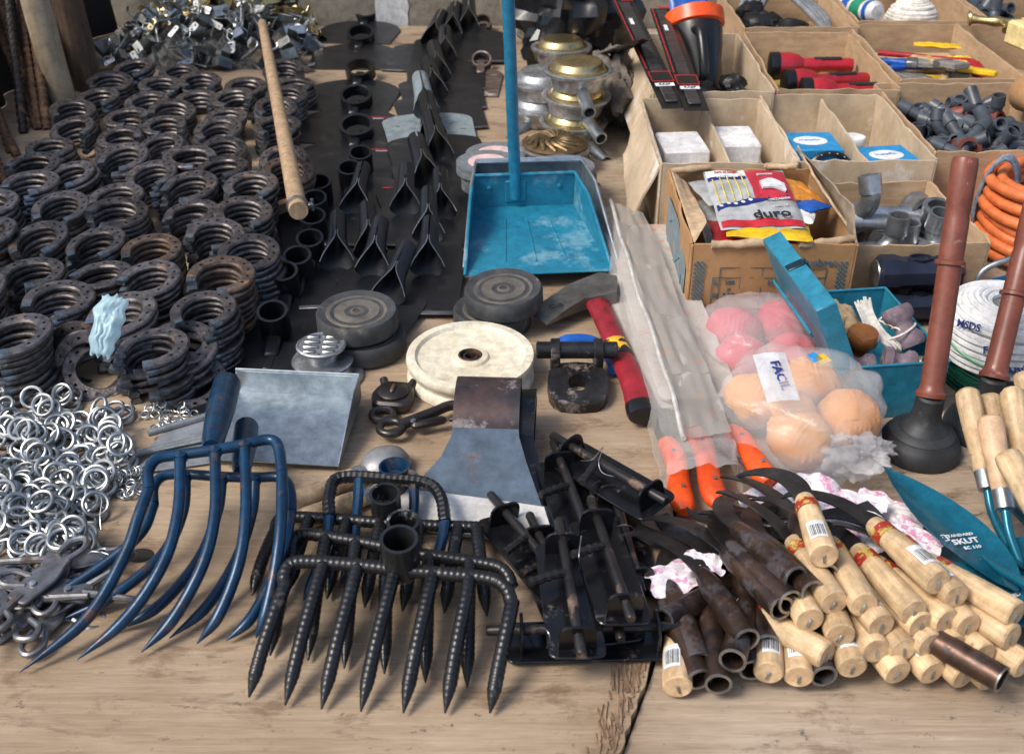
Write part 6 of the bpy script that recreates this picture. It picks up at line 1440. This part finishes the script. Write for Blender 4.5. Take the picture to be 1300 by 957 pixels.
# blade packs leaning over the box edge
def bpack(p0, p1, w_, lab):
    a, b_ = V(p0), V(p1); d = a - b_; y = d.normalized(); x = y.cross(V((0, 0, 1))).normalized(); z = x.cross(y); m_ = X((x, y, z)).transposed().to_4x4(); m_.translation = b_; L_ = d.length
    t = thing('saw_blade_pack', lab, 'blade pack', m_, None)
    ob('backing_card', MB().prism([(-w_ / 2, 0), (w_ / 2, 0), (w_ / 2, L_), (-w_ / 2, L_)], 0, .002, None, .0004), BLACKP, t)
    ob('blade', MB().box((0, L_ * .5, .005), (w_ * .52, L_ * .92, .006), None, .002), M('dusty_file_steel', (.10, .095, .095), (.05, .047, .047), .45, .6, 20, .3, stretch=(1, 4, 1)), t)
    rd = MB()
    for (x0, x1, y0, y1) in ((-.46, .46, .27, .275), (-.46, .46, .19, .195), (-.46, -.43, .19, .27), (.43, .46, .19, .27), (-.46, -.42, .30, .98), (-.1, .46, .97, .99)): rd.box(((x0 + x1) / 2 * w_, (y0 + y1) / 2 * L_, .0092), ((x1 - x0) * w_, (y1 - y0) * L_, .0008))
    ob('red_print', rd, INKR, t); ob('label_panel', MB().box((0, .23 * L_, .0086), (w_ * .84, L_ * .074, .0008)), BLACKP, t)
    ob('white_print', MB().box((0, .165 * L_, .0088), (w_ * .8, L_ * .025, .0008)), WHITE, t)
    ob('white_print', MB().box((-w_ * .1, .75 * L_, .0088), (w_ * .16, L_ * .06, .0008)), WHITE, t)
    text('RASP', w_ * .22, T(0, .165 * L_, .0095), INK, t, bold=True)
e0 = on(856, 141, .185); e1 = on(884, 145, .185)
bpack(on_y(790, 2, 3.05), (e0.x, e0.y, .19), .056, 'black saw blade pack with red print, nearer the burners'); bpack(on_y(838, 12, 3.05), (e1.x, e1.y, .192), .056, 'black saw blade pack with red print, nearer the lantern')
pillow(.05, .42, .006, BLACKP, T((on_y(770, 4, 3.08) + V((e0.x - .05, e0.y + .1, .18))) / 2) @ rot('Z', 8) @ rot('X', -20), 'saw_blade_pack', None, 2, label='plain black pack edge under the red printed blade packs', cat='blade pack')
# spray can, tape, rope ball, hoses, tap
t = thing('spray_can', 'white, green and blue spray can lying in the far box', 'spray can', T(1.03, 3.52, .14) @ rot('Z', 18) @ rot('X', 82)); ob('can', MB().lathe([(0, 0), (.031, 0), (.032, .004), (.032, .17), (.022, .185), (0, .186)], 28), WHITEP, t)
for z_, m_, h_ in ((.03, BLUEPL, .035), (.08, M('green_print', (.02, .25, .14), None, .4), .05), (.145, BLUEPL, .02)): ob('printed_band', MB().lathe([(.0326, z_), (.0326, z_ + h_)], 28), m_, t)
ob('red_base', MB().lathe([(.033, -.004), (.0335, .012), (.0325, .014)], 28), M('pink_red', (.45, .06, .1), None, .4), t)
ob('box_lining', MB().box((0, 0, .0), (.3, .4, .004)), CARD, m=T(1.18, 3.455, .085), label='loose cardboard layer under the white rope ball', cat='card')
ob('tape_roll', MB().pipe(.055, .016, .05, 30, T(1.20, 3.6, .165) @ rot('Y', 30) @ rot('Z', 20)), HOSE, label='orange roll standing beside the white rope ball', cat='roll')
t = thing('rope_ball', 'white cord wound into a rounded ball in the far box', 'rope ball'); q = MB()
for k in range(12): q.torus(.075 * cos(R(k * 7.2)), .006, 36, 6, T(1.215, 3.42, .115 + .075 * sin(R(k * 7.2))) @ rot('X', jitter(5)))
q.lathe([(.074, 0), (.07, .025), (.05, .055), (0, .074)], 30, T(1.215, 3.42, .115)); ob('windings', q, CORD, t)
for k in range(4): ob('grey_hose', MB().tube(curve([(.70 + .02 * k, 3.5, .12), (.76 + .02 * k, 3.56, .20 - .006 * k), (.84 + .016 * k, 3.48, .19 - .004 * k), (.90 + .012 * k, 3.36, .15), (.93, 3.26, .12)], 22), .010, 10), M('grey_hose', (.2, .21, .22), (.14, .15, .16), .5), label='grey bent hose in the far box', cat='hose', group='grey bent hoses')
for i in range(9): ob('ironware', crumple(T(rnd.uniform(.70, .85), rnd.uniform(3.24, 3.5), .10 + .02 * (i % 3)), .05, .04, .03, i + 40, n=8, amp=.4), DK, label='dark lump of ironware under the grey hoses', cat='ironware', group='dark ironware under the hoses')
ob('packing_card', MB().box((0, 0, .0), (.28, .4, .004)), CARD, m=T(.815, 3.385, .075), label='loose cardboard layer under the grey hoses', cat='card')
t = thing('brass_tap', 'brass garden tap with yellow cap lying on the box flap', 'tap', T(on(1262, 28, .19)) @ rot('Z', -12)); p = V()
ob('body', MB().tube(curve([(-.06, .02, 0), (-.02, .008, 0), (.03, 0, 0), (.07, .0, .0)], 14), [.014, .014, .012, .011, .011, .011, .013, .015, .014, .012, .011, .012, .014, .015, .015], 14), BRASS, t)
ob('spout', MB().tube(curve([(.02, 0, 0), (.03, -.03, -.004), (.025, -.05, -.01)], 8), .010, 12), BRASS, t)
ob('inlet_flange', MB().lathe([(.02, 0), (.021, .006), (.012, .012), (0, .012)], 18, T(-.066, .022, 0) @ rot('Y', 80)), BRASS, t); ob('yellow_cap', MB().lathe([(.016, 0), (.016, .016), (0, .018)], 16, T(.07, 0, 0) @ rot('Y', 90)), YELLOW, t)
ob('yellow_block', MB().box((0, 0, .03), (.06, .10, .06), None, .006), M('pale_yellow_foam', (.75, .6, .28), None, .8, 0, 40, .3), m=T(on(1300, 60, .19)) @ rot('Z', 15), label='pale yellow foam block at the box with the brass tap', cat='foam')
ob('brown_paper_roll', MB().lathe([(0, 0), (.04, 0), (.043, .004), (.042, .10), (.036, .104), (0, .104)], 22, rot('X', 80)), CARDO, m=T(on(1302, 118, .17)), label='rolled brown paper at the side of the pipe fittings box', cat='roll')
